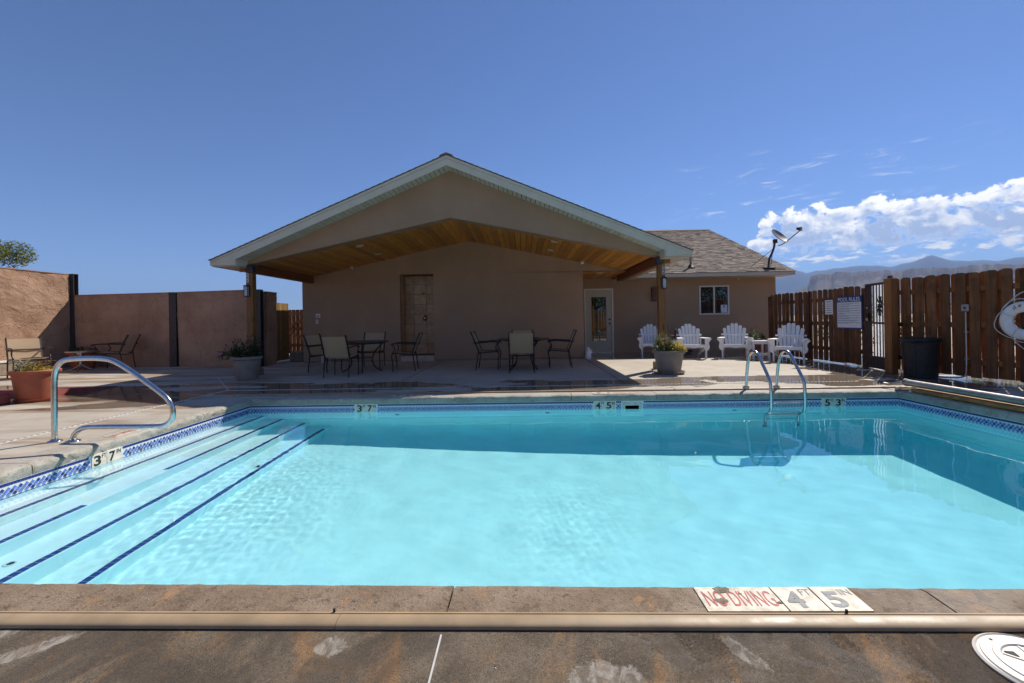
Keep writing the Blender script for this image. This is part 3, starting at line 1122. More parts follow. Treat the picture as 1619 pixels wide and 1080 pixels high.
def deck_marker(fr, worn=True):
    mb = MB().box((-.306, -.0765, 0), (0.0, .0765, .004), .001)
    mb.v = [fr(*v) for v in mb.v]
    o = mb.build('warning_tile', 'marker_worn', pool, world=True)
    lettering('warning_text', 'NO DIVING', 'print_red', o, lambda a, b_: fr(-.153 + a, .0 + b_, .0052), .27, .095, 0.0)
    for kk, (big, small) in enumerate((('4', 'FT'), ('5', 'IN'))):
        u0 = .081 + kk * .158
        mb = MB().box((u0 - .0765, -.0765, 0), (u0 + .0765, .0765, .004), .001)
        mb.v = [fr(*v) for v in mb.v]
        o = mb.build('depth_marker', 'marker_worn', pool, world=True)
        lettering('numeral', big, 'print_grey', o, lambda a, b_: fr(u0 - .02 + a, -.006 + b_, .0052), .066, .10, 0.035)
        lettering('unit', small, 'print_grey', o, lambda a, b_: fr(u0 + .045 + a, .04 + b_, .0052), .042, .036, 0.0)


deck_marker(lambda u, v, d: (0.995 + u, 1.780 + v, .0035 + d))
deck_marker(lambda u, v, d: (1.35 - u, PY1 + .105 - v, .001 + d))
deck_marker(lambda u, v, d: (-1.7 - u, PY1 + .105 - v, .001 + d))
deck_marker(lambda u, v, d: (PX0 - .12 - v, 4.75 + u, .001 + d))
# chipped patches on the NO DIVING tile
for (cx, cy, s_) in ((.80, 1.835, .045), (.765, 1.765, .032), (.985, 1.752, .014), (.86, 1.81, .008)):
    mb = MB()
    n = 14
    pl = []
    for i in range(n):
        a = 2 * math.pi * i / n
        rr = s_ * random.uniform(.55, 1.0)
        pl.append((cx + rr * math.cos(a), cy + rr * .62 * math.sin(a)))
    mb.prism(pl, lambda u, v, d: (u, v, d), .0078, .0092)
    mb.build('chip', 'coping_near', pool)

# --- skimmer face plate
sk = MB()
x0, x1, z0, z1 = 1.46, 1.74, -0.262, -0.118
for a, b_ in (((x0, SK[0]), (z0, z1)), ((SK[1], x1), (z0, z1)), ((SK[0], SK[1]), (SK[3], z1)), ((SK[0], SK[1]), (z0, SK[2]))):
    sk.box((a[0], PY1 - .010, b_[0]), (a[1], PY1 - .002, b_[1]))
o = sk.build('skimmer_frame', 'marker_tile', pool)
sc_ = MB()
for x in (1.48, 1.56, 1.64, 1.72):
    sc_.cyl((x, PY1 - .0105, -0.135), (x, PY1 - .0125, -0.135), .005, 8)
sc_.build('screw', 'hole_dark', o)
# return jets in the floor and steps, main drain
for (x, y, z) in ((-3.43, 2.86, WZ - .63), (-3.0, 4.9, WZ - .88), ):
    j = MB().lathe([(.035, 0), (.035, .008), (.022, .012), (.022, .004)], 20, (x, y, z))
    o = j.build('return_fitting', 'white_plastic', pool, smooth=True)
    MB().lathe([(.02, .0), (.02, .006)], 16, (x + .004, y, z + .006)).build('nozzle', 'hole_dark', o)
for (x, z) in ((-1.9, -.42), (0.35, -.42), (3.1, -.42)):
    MB().cyl((x, PY1 - .012, z), (x, PY1 + .01, z), .03, 18).build('wall_fitting', 'skimmer_dark', pool)

# --- water
Nx, Ny = 860, 430
X, Y = np.meshgrid(np.linspace(PX0 + .0005, PX1 - .0005, Nx + 1), np.linspace(PY0 + .0005, PY1 - .0005, Ny + 1))
Z = np.zeros_like(X)
r2 = np.random.default_rng(21)
for _ in range(40):
    L = r2.uniform(.10, .55)
    th = r2.uniform(0, 2 * np.pi)
    wob = .35 * np.sin(1.3 * X * np.cos(th + 1) + 1.1 * Y + r2.uniform(0, 6))
    Z += .00075 * L ** 2 * np.sin(2 * np.pi / L * (X * np.cos(th) + Y * np.sin(th)) + r2.uniform(0, 6.28) + wob)
for _ in range(14):
    L = r2.uniform(.9, 2.6)
    th = r2.uniform(0, 2 * np.pi)
    Z += .00006 * L * np.sin(2 * np.pi / L * (X * np.cos(th) + Y * np.sin(th)) + r2.uniform(0, 6.28))
# livelier water over the jets at the foot of the steps
lively = np.exp(-(((X + 2.55) / .95) ** 2 + ((Y - 4.6) / 1.25) ** 2)) + .35 * np.exp(-(((X - .9) / .5) ** 2 + ((Y - 4.6) / .7) ** 2)) + .05
rip = np.zeros_like(X)
for _ in range(30):
    L = r2.uniform(.055, .15)
    th = r2.uniform(0, 2 * np.pi)
    rip += .00052 * (L / .12) ** 1.6 * np.sin(2 * np.pi / L * (X * np.cos(th) + Y * np.sin(th)) + r2.uniform(0, 6.28) + 1.5 * np.sin(2.1 * Y + 1.7 * X + r2.uniform(0, 6)))* lively
Z = WZ + Z * .5 + rip * .095
wm = MB()
wm.v = list(map(tuple, np.stack([X.ravel(), Y.ravel(), Z.ravel()], 1)))
idx = np.arange((Nx + 1) * (Ny + 1)).reshape(Ny + 1, Nx + 1)
wm.f = list(map(tuple, np.stack([idx[:-1, :-1].ravel(), idx[:-1, 1:].ravel(), idx[1:, 1:].ravel(), idx[1:, :-1].ravel()], 1).tolist()))
wm.mi = [0] * len(wm.f)
wat = wm.build('water', 'water', smooth=True, fix=False)
tag(wat, 'clear turquoise pool water with small ripples', kind='structure')
wat.cycles.is_caustics_caster = True
vb = MB().box((PX0 - .02, PY0 - .02, -2.2), (PX1 + .02, PY1 + .02, WZ + .016))
vb.build('water_body', 'water_body', wat)

# --- cover tracks along the long sides
def track(y, label, flip):
    o = thing('pool_cover_track', label, 'cover track', (0, y, .003), -.006, 'pool cover tracks')
    x0, x1 = -4.6, 6.2
    prof = [(a * .74, b * .8) for a, b in [(-.054, 0), (-.054, .008), (-.050, .014), (-.040, .0195), (-.026, .0235), (-.010, .0265), (.010, .028), (.018, .027), (.019, .020), (.025, .020), (.026, .027), (.040, .025), (.047, .018), (.05, 0)]]
    if flip:
        prof = [(-a, b_) for a, b_ in prof][::-1]
    cut = [x0, -2.9, -.71, 2.35, x1]
    for a, b_ in zip(cut[:-1], cut[1:]):
        mb = MB().prism(prof, lambda u, v, d: (d, u, v), a + .0012, b_ - .0012)
        mb.build('rail_length', 'track_vinyl', o, angle=50)
    for x in (-.74, 1.18, 2.32):
        mb = MB().cyl((x, .026 * (-1 if flip else 1) * -1 * -1, .018), (x, .026 * (-1 if flip else 1), .0335), .005, 8)
        mb.build('screw', 'hole_dark', o)


track(1.648, 'tan vinyl track for the pool cover along the near coping', False)
track(6.90, 'brown track for the pool cover along the far coping', True)

# --- deck drains and joints
def strip(name, m, p0, p1, wd, z1, label=None, cat=None, group=None, slots=False):
    p0, p1 = Vector((*p0, 0)), Vector((*p1, 0))
    o = thing(name, label, cat, p0, 0, group)
    mb = MB().obox(p0 + Vector((0, 0, z1 / 2)), p1 + Vector((0, 0, z1 / 2)), wd, z1)
    mb.build('channel_cover' if slots else 'filler', m, o, world=True)
    if slots:
        L = (p1 - p0).length
        d = (p1 - p0) / L
        sd = Vector((-d.y, d.x, 0))
        sm = MB()
        for i in range(int(L / .06)):
            q = p0 + d * (.03 + i * .06)
            sm.obox(q - sd * wd * .3 + Vector((0, 0, z1)), q + sd * wd * .3 + Vector((0, 0, z1)), .022, .002)
        s2 = sm.build('slot', 'hole_dark', o, world=True)
        s2['kind'] = 'stuff'
    return o


strip('deck_drain', 'drain_white', (-5.12, 7.50), (5.6, 7.55), .026, .005, 'white slotted drain channel crossing the far deck below the tables', 'drain', 'slotted deck drains', True)
strip('deck_drain', 'drain_white', (-5.18, 1.9), (-5.12, 7.52), .030, .0055, 'white slotted drain channel beside the chrome grab rail', 'drain', 'slotted deck drains', True)
strip('deck_drain', 'drain_white', (6.35, 1.5), (6.35, 7.9), .026, .005, 'white slotted drain channel on the wet deck by the black bin', 'drain', 'slotted deck drains', True)
for lab, m_, p0, p1, wd in (
        ('thin pale expansion joint in the near stained deck', 'joint_pale', (-.312, -4), (-.312, 1.585), .006),
        ('thin dark expansion joint in the near deck beside the skimmer lid', 'joint_dark', (1.612, -4), (1.612, 1.28), .004),
        ('pale joint crossing the left terrace behind the planter', 'joint_pale', (-12.4, 9.2), (-6.4, 8.35), .02),
        ('pale joint running from the corner of the drain to the left post', 'joint_pale', (-5.12, 7.56), (-6.6, 9.4), .016),
        ('pale joint along the left terrace towards the back wall', 'joint_pale', (-8.2, 8.0), (-6.15, 9.55), .016),
        ('dark joint in the patio slab beside the shower alcove', 'joint_dark', (-2.3, 7.6), (-2.3, 12.55), .008),
        ('dark joint in the patio slab below the right house corner', 'joint_dark', (1.75, 7.6), (1.75, 12.55), .010)):
    strip('expansion_joint', m_, p0, p1, wd, .004, lab, 'joint', 'deck expansion joints')
# ------------------------------------------------------------------ pool house
RX = -1.535                                   # ridge line
YF, YG, YB, YD = 9.25, 9.65, 12.60, 14.60     # fascia, gable face, patio wall, door wall
HWALL_L, CORNER_R = -6.32, 1.735
CS = 0.207                                    # ceiling slope
RS = 0.416                                    # roof slope
ceil_z = lambda x: 3.398 - CS * abs(x - RX)
roof_z = lambda x: 4.615 - RS * abs(x - RX)   # top of the roof deck at the rake

house = thing('pool_house', 'tan stucco pool house with gabled porch roof and cedar ceiling', 'building', (RX, YB, 0))


def part(mb, name, m, parent=None, **k):
    return mb.build(name, m, parent or house, world=True, **k)


XZ = lambda u, v, d: (u, d, v)
YZ = lambda u, v, d: (d, u, v)

# patio wall with shower alcove opening (butted rectangles, 0.16 thick)
AX0, AX1, AZ1 = -3.50, -2.53, 2.49
T = .16
wl = MB()
wl.prism([(HWALL_L, .05), (AX0, .05), (AX0, AZ1), (AX1, AZ1), (AX1, .05), (CORNER_R, .05), (CORNER_R, 2.475), (3.0, 2.475), (3.0, ceil_z(3.0)), (RX, ceil_z(RX)), (HWALL_L, ceil_z(HWALL_L))],
         XZ, YB, YB + T)
part(wl, 'patio_wall', 'stucco_house')
mb = MB()
mb.box((HWALL_L + .03, YB + .02, 0), (AX0, YB + T, .05))
mb.box((AX1, YB + .02, 0), (CORNER_R - .03, YB + T, .05))
part(mb, 'wall_footing', 'concrete_block')
mb = MB().box((HWALL_L, YB + T, 0), (HWALL_L + T, 21.0, 2.55))
part(mb, 'side_wall', 'stucco_house')
mb = MB().box((CORNER_R - T, YB + T, 0), (CORNER_R, YD, 2.475))
part(mb, 'return_wall', 'stucco_house')

# gable front
g = MB()
gx0, gx1 = -6.05, 2.99
up = lambda x: roof_z(x) - .155
g.prism([(gx0, 2.455), (RX, 3.395), (gx1, 2.455), (gx1, up(gx1) - .02), (RX, up(RX)), (gx0, up(gx0) - .02)], XZ, YG, YG + .28)
part(g, 'gable_wall', 'stucco_house')

# ceiling planks run front to back
pw = .139
n = 33
for side in (-1, 1):
    for i in range(n):
        x0, x1 = RX + side * (i * pw), RX + side * ((i + 1) * pw - .011)
        if side < 0 and x1 < -6.1 or side > 0 and x1 > 3.03:
            break
        yb = YB - .004
        mb = MB()
        za, zb_ = 3.398 - CS * abs(x0 - RX), 3.398 - CS * abs(x1 - RX)
        mb.prism([(x0, za + .004), (x1, zb_ + .004), (x1, zb_ + .022), (x0, za + .022)], XZ, YG + .284, yb)
        part(mb, 'ceiling_plank', 'ceiling_wood')
mb = MB()
for s in (-1, 1):
    e = RX + s * 4.57
    mb.quad((RX, YG + .27, 3.398 + .03), (e, YG + .27, ceil_z(e) + .03), (e, YB + .1, ceil_z(e) + .03), (RX, YB + .1, 3.398 + .03))
part(mb, 'ceiling_backing', 'hole_dark')
# flat boarded ceiling over the door recess
for i in range(10):
    x0 = CORNER_R + .003 + i * .14
    mb = MB().box((x0, YB + T + .003, 2.455), (x0 + .134, YD - .003, 2.475))
    part(mb, 'ceiling_plank', 'ceiling_wood')
mb = MB().box((CORNER_R, YB + T + .003, 2.477), (3.15, YD + .2, 2.6))
part(mb, 'recess_ceiling_backing', 'hole_dark')

# roof over the porch: shingle courses stepping up both slopes
cl = .14
for side in (-1, 1):
    run = 5.09
    k = 0
    u = run
    while u > 0.01:
        u1 = max(u - cl * .925, -.02)
        xa, xb = RX + side * u, RX + side * u1
        za, zb_ = 4.615 - RS * u, 4.615 - RS * u1
        mb = MB()
        mb.prism([(xa, za + .002), (xb, zb_ + .002), (xb, zb_ + .010), (xa, za + .022)], XZ, YF - .03 - random.uniform(0, .006), 21.0)
        part(mb, 'shingle_course', 'shingle')
        u = u1
mb = MB()
mb.prism([(RX - .14, roof_z(RX) - .03), (RX, roof_z(RX) + .018), (RX + .14, roof_z(RX) - .03), (RX + .14, roof_z(RX) - .012), (RX, roof_z(RX) + .045), (RX - .14, roof_z(RX) - .012)], XZ, YF - .04, 21.0)
part(mb, 'ridge_cap', 'shingle')
mb = MB()
for side in (-1, 1):
    mb.prism([(RX, 4.612), (RX + side * 5.06, 4.612 - RS * 5.06), (RX + side * 5.06, 4.612 - RS * 5.06 - .02), (RX, 4.592)], XZ, YF + .03, 20.98)
part(mb, 'roof_deck', 'beam_wood')

# rake fascia (two boards) and boxed eave returns
for side in (-1, 1):
    e = 5.06
    X = lambda u: RX + side * u
    zt_ = lambda u: 4.607 - RS * u
    mb = MB().prism([(X(0), zt_(0)), (X(e), zt_(e)), (X(e), zt_(e) - .035), (X(0), zt_(0) - .062)], XZ, YF - .018, YF - .0005)
    part(mb, 'drip_board', 'fascia_paint')
    mb = MB().prism([(X(0), zt_(0) - .064), (X(e), zt_(e) - .037), (X(e), 2.40), (X(4.53), 2.40), (X(4.53), zt_(4.53) - .20), (X(0), zt_(0) - .205)], XZ, YF, YF + .025)
    part(mb, 'fascia', 'fascia_paint')
    # return box: inner side, underside and the eave soffit running back
    mb = MB().box((X(4.53), YF + .027, 2.40), (X(4.53) - side * .02, YG - .002, 2.72))
    part(mb, 'eave_return', 'fascia_paint')
    mb = MB().box((X(4.51), YF + .027, 2.375), (X(e), 21.0, 2.398))
    part(mb, 'eave_soffit', 'trim_beige')
    mb = MB().box((X(e) + side * .001, YF, 2.40), (X(e) + side * .02, 21.0, zt_(e)))
    part(mb, 'eave_fascia', 'fascia_paint')
    # vented soffit slats on the rake
    u = 0.0
    sw = .098
    me = None
    while u < 4.5:
        u1 = u + sw - .014
        za, zb_ = zt_(u) - .19, zt_(u1) - .19
        mb = MB().prism([(X(u), za), (X(u1), zb_), (X(u1), zb_ + .012), (X(u), za + .012)], XZ, YF + .027, YG + .004)
        part(mb, 'soffit_slat', 'soffit_paint')
        u += sw
    mb = MB().prism([(X(0), zt_(0) - .17), (X(4.53), zt_(4.53) - .17), (X(4.53), zt_(4.53) - .165), (X(0), zt_(0) - .165)], XZ, YF + .03, YG)
    part(mb, 'soffit_backing', 'hole_dark')

# posts, beams and hardware
for side, px, ybk in ((-1, -6.045, YB), (1, 3.04, 13.95)):
    mb = MB().box((px - .075, 9.68, .16), (px + .075, 9.83, 2.28), .008)
    po = part(mb, 'post', 'post_wood')
    MBb = MB().box((px - .16, 9.50, 0), (px + .16, 9.92, .16), .012)
    part(MBb, 'post_footing', 'concrete_block')
    mb = MB().box((px - .07, 9.94, 2.282), (px + .07, ybk, 2.50), .006)
    part(mb, 'beam', 'beam_wood')
    mb = MB().box((px - .072, 9.60, 2.282), (px + .072, 9.935, 2.45), .006)
    part(mb, 'header_block', 'beam_wood')
    a = px - .155 if side < 0 else px + .02
    mb = MB().box((px - side * -.02, 9.575, 2.285), (px + side * .15, 9.597, 2.40), .004)
    part(mb, 'beam_end', 'post_wood')
    mb = MB().box((px - side * .03, 9.58, 2.28), (px - side * .14, 9.70, 2.42))
    part(mb, 'beam_bracket', 'bracket_metal')
    sx = px - side * -.03
    mb = MB().box((sx - .026, 9.672, 2.06), (sx + .026, 9.678, 2.272))
    s_ = part(mb, 'strap_plate', 'strap_metal')
    mb = MB()
    for zz in (2.10, 2.17, 2.24):
        mb.cyl((sx, 9.672, zz), (sx, 9.662, zz), .010, 8)
    part(mb, 'bolt', 'hole_dark', s_)
    lx = px - side * -.035
    mb = MB().box((lx - .045, 9.60, 1.97), (lx + .045, 9.678, 2.0))
    mb.box((lx - .045, 9.665, 1.76), (lx + .045, 9.678, 1.97))
    mb.box((lx - .045, 9.60, 1.75), (lx + .045, 9.664, 1.765))
    for q in (-1, 1):
        mb.box((lx + q * .045, 9.60, 1.766), (lx + q * .036, 9.61, 1.969))
    la = part(mb, 'post_lamp', 'lamp_black')
    mb = MB().box((lx - .034, 9.612, 1.767), (lx + .034, 9.66, 1.968))
    part(mb, 'lamp_glass', 'lamp_glass', la)

# recessed ceiling lights and security cameras
for x, y in ((-3.787, 10.31), (-3.787, 11.60), (0.766, 10.25), (0.766, 11.50)):
    sgn = 1 if x < RX else -1
    mb = MB().lathe([(.095, -.004), (.095, -.011), (.07, -.013), (.058, -.003), (.03, -.002)], 28)
    mb.xf(Matrix.Translation((x, y, ceil_z(x) + .004)) @ Matrix.Rotation(-sgn * math.atan(CS), 4, 'Y'))
    part(mb, 'ceiling_light', 'trim_white', smooth=True)
mb = MB().lathe([(.095, 0), (.095, -.008), (.07, -.01), (.058, -.002)], 24, (2.273, 12.97, 2.455))
part(mb, 'ceiling_light', 'trim_white', smooth=True)
for x, z in ((-4.853, 2.70), (1.715, 2.70)):
    mb = MB().lathe([(.055, .05), (.055, .02), (.048, .012), (.048, -.01), (.036, -.04), (.015, -.053)], 20, (x, YB - .075, z))
    c_ = part(mb, 'security_camera', 'camera_white', smooth=True)
    mb = MB().lathe([(.03, .0), (.026, -.016), (.012, -.024)], 16, (0, 0, 0))
    mb.xf(Matrix.Translation((x + .004, YB - .105, z - .022)) @ Matrix.Rotation(R(60), 4, 'X'))
    part(mb, 'lens', 'hole_dark', c_, smooth=True)
    mb = MB().box((x - .03, YB - .08, z + .048), (x + .03, YB, z + .062))
    part(mb, 'mount', 'camera_white', c_)

# shower alcove lined with tile
AY = 13.20
mb = MB().box((AX0 - .02, AY + .012, 0), (AX1 + .02, AY + .05, 2.6))
mb.box((AX0 - .05, YB + T, 0), (AX0 - .012, AY + .05, 2.6))
mb.box((AX1 + .012, YB + T, 0), (AX1 + .05, AY + .05, 2.6))
mb.box((AX0 - .02, YB + T, 2.49), (AX1 + .02, AY + .012, 2.55))
part(mb, 'alcove_lining', 'alcove_grout')
tz = .325
for r_i in range(8):
    z0 = .16 + r_i * .2965 + .004
    z1 = min(.16 + (r_i + 1) * .2965, 2.488)
    xs = [AX0, AX0 + .26, AX0 + .26 + .38, AX1]
    for a, b_ in zip(xs[:-1], xs[1:]):
        part(MB().box((a + .0045, AY, z0 + .004), (b_ - .0045, AY + .011, z1), .002), 'shower_tile', 'shower_tile')
    ys_ = [YB + .005, YB + .2, YB + .4, AY - .002]
    for a, b_ in zip(ys_[:-1], ys_[1:]):
        part(MB().box((AX0 - .011, a + .0045, z0 + .004), (AX0 - .001, b_ - .0045, z1), .002), 'shower_tile', 'shower_tile')
        part(MB().box((AX1 + .001, a + .0045, z0 + .004), (AX1 + .011, b_ - .0045, z1), .002), 'shower_tile', 'shower_tile')
for i in range(4):
    a = AX0 + .005 + i * .2415
    part(MB().box((a, YB - .01, .0), (a + .236, YB + .08, .155), .003), 'shower_curb_tile', 'shower_base')
part(MB().box((AX0 + .001, YB + .081, 0), (AX1 - .001, AY - .001, .06)), 'shower_pan', 'shower_base')
mb = MB().tube(smooth_path([(-2.905, AY, 2.02), (-2.905, AY - .1, 2.03), (-2.905, AY - .17, 1.97)]), .011, 10)
sh = part(mb, 'shower_arm', 'chrome', smooth=True)
mb = MB().lathe([(.014, .06), (.02, .03), (.042, .0), (.04, -.008)], 20)
mb.xf(Matrix.Translation((-2.905, AY - .185, 1.945)) @ Matrix.Rotation(R(-28), 4, 'X'))
part(mb, 'shower_head', 'chrome', sh, smooth=True)
mb = MB().lathe([(.082, 0), (.08, .012), (.03, .018), (.024, .05), (.02, .052)], 28)
mb.xf(Matrix.Translation((-2.915, AY - .001, 1.23)) @ Matrix.Rotation(R(90), 4, 'X'))
v_ = part(mb, 'shower_valve', 'chrome', smooth=True)
mb = MB().obox((-2.915, AY - .055, 1.24), (-2.935, AY - .06, 1.15), .02, .012)
part(mb, 'handle', 'lamp_black', v_)

# switch plate, warning plaque and pipe stubs on the patio wall
mb = MB().box((-5.935, YB - .008, 1.30), (-5.81, YB - .0005, 1.40), .002)
o = part(mb, 'wall_plaque', 'sign_white')
part(MB().box((-5.915, YB - .0095, 1.325), (-5.83, YB - .0082, 1.36)), 'red_band', 'print_red', o)
mb = MB().box((-5.938, YB - .010, 1.12), (-5.868, YB - .0005, 1.235), .003)
o = part(mb, 'outlet_plate', 'trim_white')
part(MB().box((-5.922, YB - .0125, 1.145), (-5.886, YB - .0102, 1.21), .001), 'socket', 'trim_beige', o)
for x, r_ in ((-5.72, .045), (-5.52, .018)):
    mb = MB().cyl((x, YB - .08, 0), (x, YB - .08, .34 if r_ > .03 else .22), r_, 14)
    part(mb, 'pipe_stub', 'trim_beige', smooth=False, angle=40)

# door wall / long wing with window, gable roof running left-right
WX1 = 8.25
WIN = (5.78, 6.745, 1.19, 2.14)
dw = MB()
DX = (2.035, 2.985)
dz = 2.11
for a, b_, c, d in [(CORNER_R, DX[0], 0, 2.62), (DX[0], DX[1], dz, 2.62), (DX[1], WIN[0], 0, 2.42), (WIN[0], WIN[1], 0, WIN[2]), (WIN[0], WIN[1], WIN[3], 2.42), (WIN[1], WX1, 0, 2.42)]:
    dw.box((a, YD, c), (b_, YD + T, d))
dw.box((WX1 - T, YD + T, 0), (WX1, 25.5, 2.42))
dw.prism([(YD + T, 2.42), (25.5, 2.42), (20.3, 4.6)], YZ, WX1 - T, WX1)
part(dw, 'wing_wall', 'stucco_house')
# door
mb = MB()
mb.box((DX[0], YD - .02, 0), (DX[0] + .05, YD + .1, dz))
mb.box((DX[1] - .05, YD - .02, 0), (DX[1], YD + .1, dz))
mb.box((DX[0] + .05, YD - .02, dz - .05), (DX[1] - .05, YD + .1, dz))
dr = part(mb, 'door', 'trim_white')
mb = MB()
a, b_ = DX[0] + .053, DX[1] - .053
ga, gb, gz0, gz1 = a + .16, b_ - .15, .36, 1.86
for q in [((a, .015), (ga, dz - .053)), ((gb, .015), (b_, dz - .053)), ((ga, .015), (gb, gz0)), ((ga, gz1), (gb, dz - .053))]:
    mb.box((q[0][0], YD + .02, q[0][1]), (q[1][0], YD + .065, q[1][1]))
part(mb, 'door_leaf', 'door_paint', dr)
mb = MB()
for q in [((ga, gz0), (ga + .025, gz1)), ((gb - .025, gz0), (gb, gz1)), ((ga + .025, gz0), (gb - .025, gz0 + .025)), ((ga + .025, gz1 - .025), (gb - .025, gz1))]:
    mb.box((q[0][0], YD + .012, q[0][1]), (q[1][0], YD + .05, q[1][1]))
part(mb, 'glazing_bead', 'trim_beige', dr)
part(MB().box((ga + .02, YD + .04, gz0 + .02), (gb - .02, YD + .048, gz1 - .02)), 'door_glass', 'window_glass', dr)
mb = MB()
for zz, rr in ((1.10, .028), (.96, .026)):
    mb.cyl((b_ - .07, YD + .02, zz), (b_ - .07, YD - .002, zz), .03, 16)
mb.cyl((b_ - .07, YD + .002, .96), (b_ - .07, YD - .045, .96), .022, 14)
part(mb, 'door_knob', 'lamp_black', dr)
part(MB().box((DX[0], YD - .06, 0), (DX[1], YD + .02, .014)), 'threshold', 'steel_dull', dr)
# window
wn = MB()
x0, x1, z0, z1 = WIN
f_ = .045
for q in [((x0, z0), (x0 + f_, z1)), ((x1 - f_, z0), (x1, z1)), ((x0 + f_, z0), (x1 - f_, z0 + f_)), ((x0 + f_, z1 - f_), (x1 - f_, z1))]:
    wn.box((q[0][0], YD - .025, q[0][1]), (q[1][0], YD + .06, q[1][1]), .004)
wo = part(wn, 'window', 'trim_white')
xm = (x0 + x1) / 2 + .0
mb = MB().box((xm - .022, YD - .018, z0 + f_), (xm + .022, YD + .05, z1 - f_))
part(mb, 'mullion', 'trim_white', wo)
for a, b_, off in ((x0 + f_, xm - .022, .022), (xm + .022, x1 - f_, .008)):
    part(MB().box((a, YD + off, z0 + f_), (b_, YD + off + .005, z1 - f_)), 'pane', 'window_glass', wo)
mb = MB().box((x1 - f_ - .22, YD + .004, z0 + f_ + .015), (x1 - f_ - .015, YD + .0065, z0 + f_ + .27))
pp = part(mb, 'notice', 'paper', wo)
part(MB().lathe([(.028, 0), (.028, .001)], 14).xf(Matrix.Translation((x1 - f_ - .125, YD + .0035, z0 + f_ + .215)) @ Matrix.Rotation(R(90), 4, 'X')), 'emblem', 'print_black', pp)
# utility box and eave lamp
part(MB().box((4.225, YD - .14, 1.67), (4.50, YD - .001, 2.125), .01), 'utility_box', 'rust_box')
part(MB().box((7.0, YD - .06, 2.30), (7.06, YD - .001, 2.37), .008), 'sensor', 'trim_beige')

# wing roof
EY, EZ, WS = 13.92, 2.505, 0.405
EX1 = 8.46
RY = 20.2
wz = lambda y: EZ + WS * (y - EY)
mb = MB()
mb.prism([(EY, EZ - .012), (RY, wz(RY) - .012), (RY + RY - EY, EZ - .012), (RY + RY - EY, EZ - .03), (RY, wz(RY) - .03), (EY, EZ - .03)], YZ, 2.9, EX1 - .01)
part(mb, 'wing_roof_deck', 'beam_wood')
part(MB().box((3.12, EY - .02, EZ - .125), (EX1, EY + .002, EZ - .002)), 'gutter_board', 'trim_beige')
part(MB().box((3.12, EY + .003, EZ - .125), (EX1 - .022, YD, EZ - .105)), 'eave_soffit', 'trim_beige')
mb = MB().prism([(EY + .003, EZ - .006), (RY, wz(RY) - .006), (RY, wz(RY) - .13), (EY + .003, EZ - .125)], YZ, EX1 - .02, EX1)
part(mb, 'rake_board', 'trim_beige')
shg = MB()
ex = .143
y = EY - .03
row = 0
ly = math.cos(math.atan(WS))
while y < RY - .02:
    y1 = min(y + ex * ly, RY)
    x = 3.0 + random.uniform(-.3, 0)
    while x < EX1 + .02:
        wd = random.choice((.10, .15, .17, .22, .30))
        xb = min(x + wd, EX1 + .025)
        h0 = random.uniform(.014, .028)
        # tabs vanish under the porch roof
        if roof_z(xb) < wz(y) + .12 or xb > 3.56:
            shg.add([(x + .003, y - random.uniform(0, .004), wz(y) + h0), (xb, y - random.uniform(0, .004), wz(y) + h0), (xb, y1 + .02, wz(y1 + .02) + .003), (x + .003, y1 + .02, wz(y1 + .02) + .003),
                     (x + .003, y, wz(y) - .004), (xb, y, wz(y) - .004)], [(0, 1, 2, 3), (4, 5, 1, 0)])
        x = xb
    y = y1
    row += 1
o = part(shg, 'shingles', 'shingle', fix=False)
o['kind'] = 'stuff'
part(MB().prism([(RY - .16, wz(RY) - .06), (RY, wz(RY) + .02), (RY + .16, wz(RY) - .06), (RY + .16, wz(RY) - .03), (RY, wz(RY) + .045), (RY - .16, wz(RY) - .03)], YZ, 2.9, EX1 + .02), 'wing_ridge_cap', 'shingle')
# vent pipe on the wing roof
mb = MB().lathe([(.14, 0), (.10, .02), (.06, .1), (.045, .11)], 20, (5.47, 14.45, wz(14.45) - .01))
vp = part(mb, 'vent_boot', 'rubber_black', smooth=True)
part(MB().cyl((5.47, 14.45, wz(14.45) + .1), (5.47, 14.45, wz(14.45) + .44), .038, 16), 'vent_pipe', 'vent_pipe', vp)

# --- satellite dish standing on the wing roof
dsh = thing('satellite_dish', 'grey satellite dish on a dark mast at the roof corner', 'satellite dish', (7.78, 14.15, wz(14.15)))
zb = wz(14.15)
part(MB().box((7.62, 14.02, zb + .0), (7.96, 14.28, zb + .045), .01).xf(Matrix.Identity(4)), 'foot_plate', 'dish_dark', dsh)
mast = smooth_path([(7.78, 14.15, zb + .03), (7.81, 14.15, zb + .30), (7.84, 14.15, zb + .37), (7.94, 14.13, zb + .60), (7.97, 14.1, zb + .84)])
part(MB().tube(mast, .032, 12), 'mast', 'dish_dark', dsh, smooth=True)
part(MB().box((7.93, 14.05, zb + .80), (8.03, 14.16, zb + .93), .01), 'bracket', 'dish_dark', dsh)
nrm = Vector((.38, -.65, .65)).normalized()
c0 = Vector((8.04, 14.02, zb + .98))
dd = MB().lathe([(.004, .0), (.06, .002), (.12, .010), (.18, .024), (.235, .044), (.275, .062), (.285, .062), (.285, .052), (.24, .028), (.18, .008), (.1, -.006), (.004, -.008)], 32, sy=1.12)
q = nrm.to_track_quat('Z', 'Y').to_matrix().to_4x4()
dd.xf(Matrix.Translation(c0) @ q)
part(dd, 'reflector', 'dish_grey', dsh, smooth=True)
lnb = Vector((8.43, 13.62, zb + 1.12))
low = c0 + Vector((.10, -.02, -.25))
part(MB().tube(smooth_path([c0 + Vector((-.02, 0, -.27)), low, lnb + Vector((-.05, .03, -.1)), lnb + Vector((.01, -.01, -.04))]), .014, 8), 'feed_arm', 'dish_dark', dsh, smooth=True)
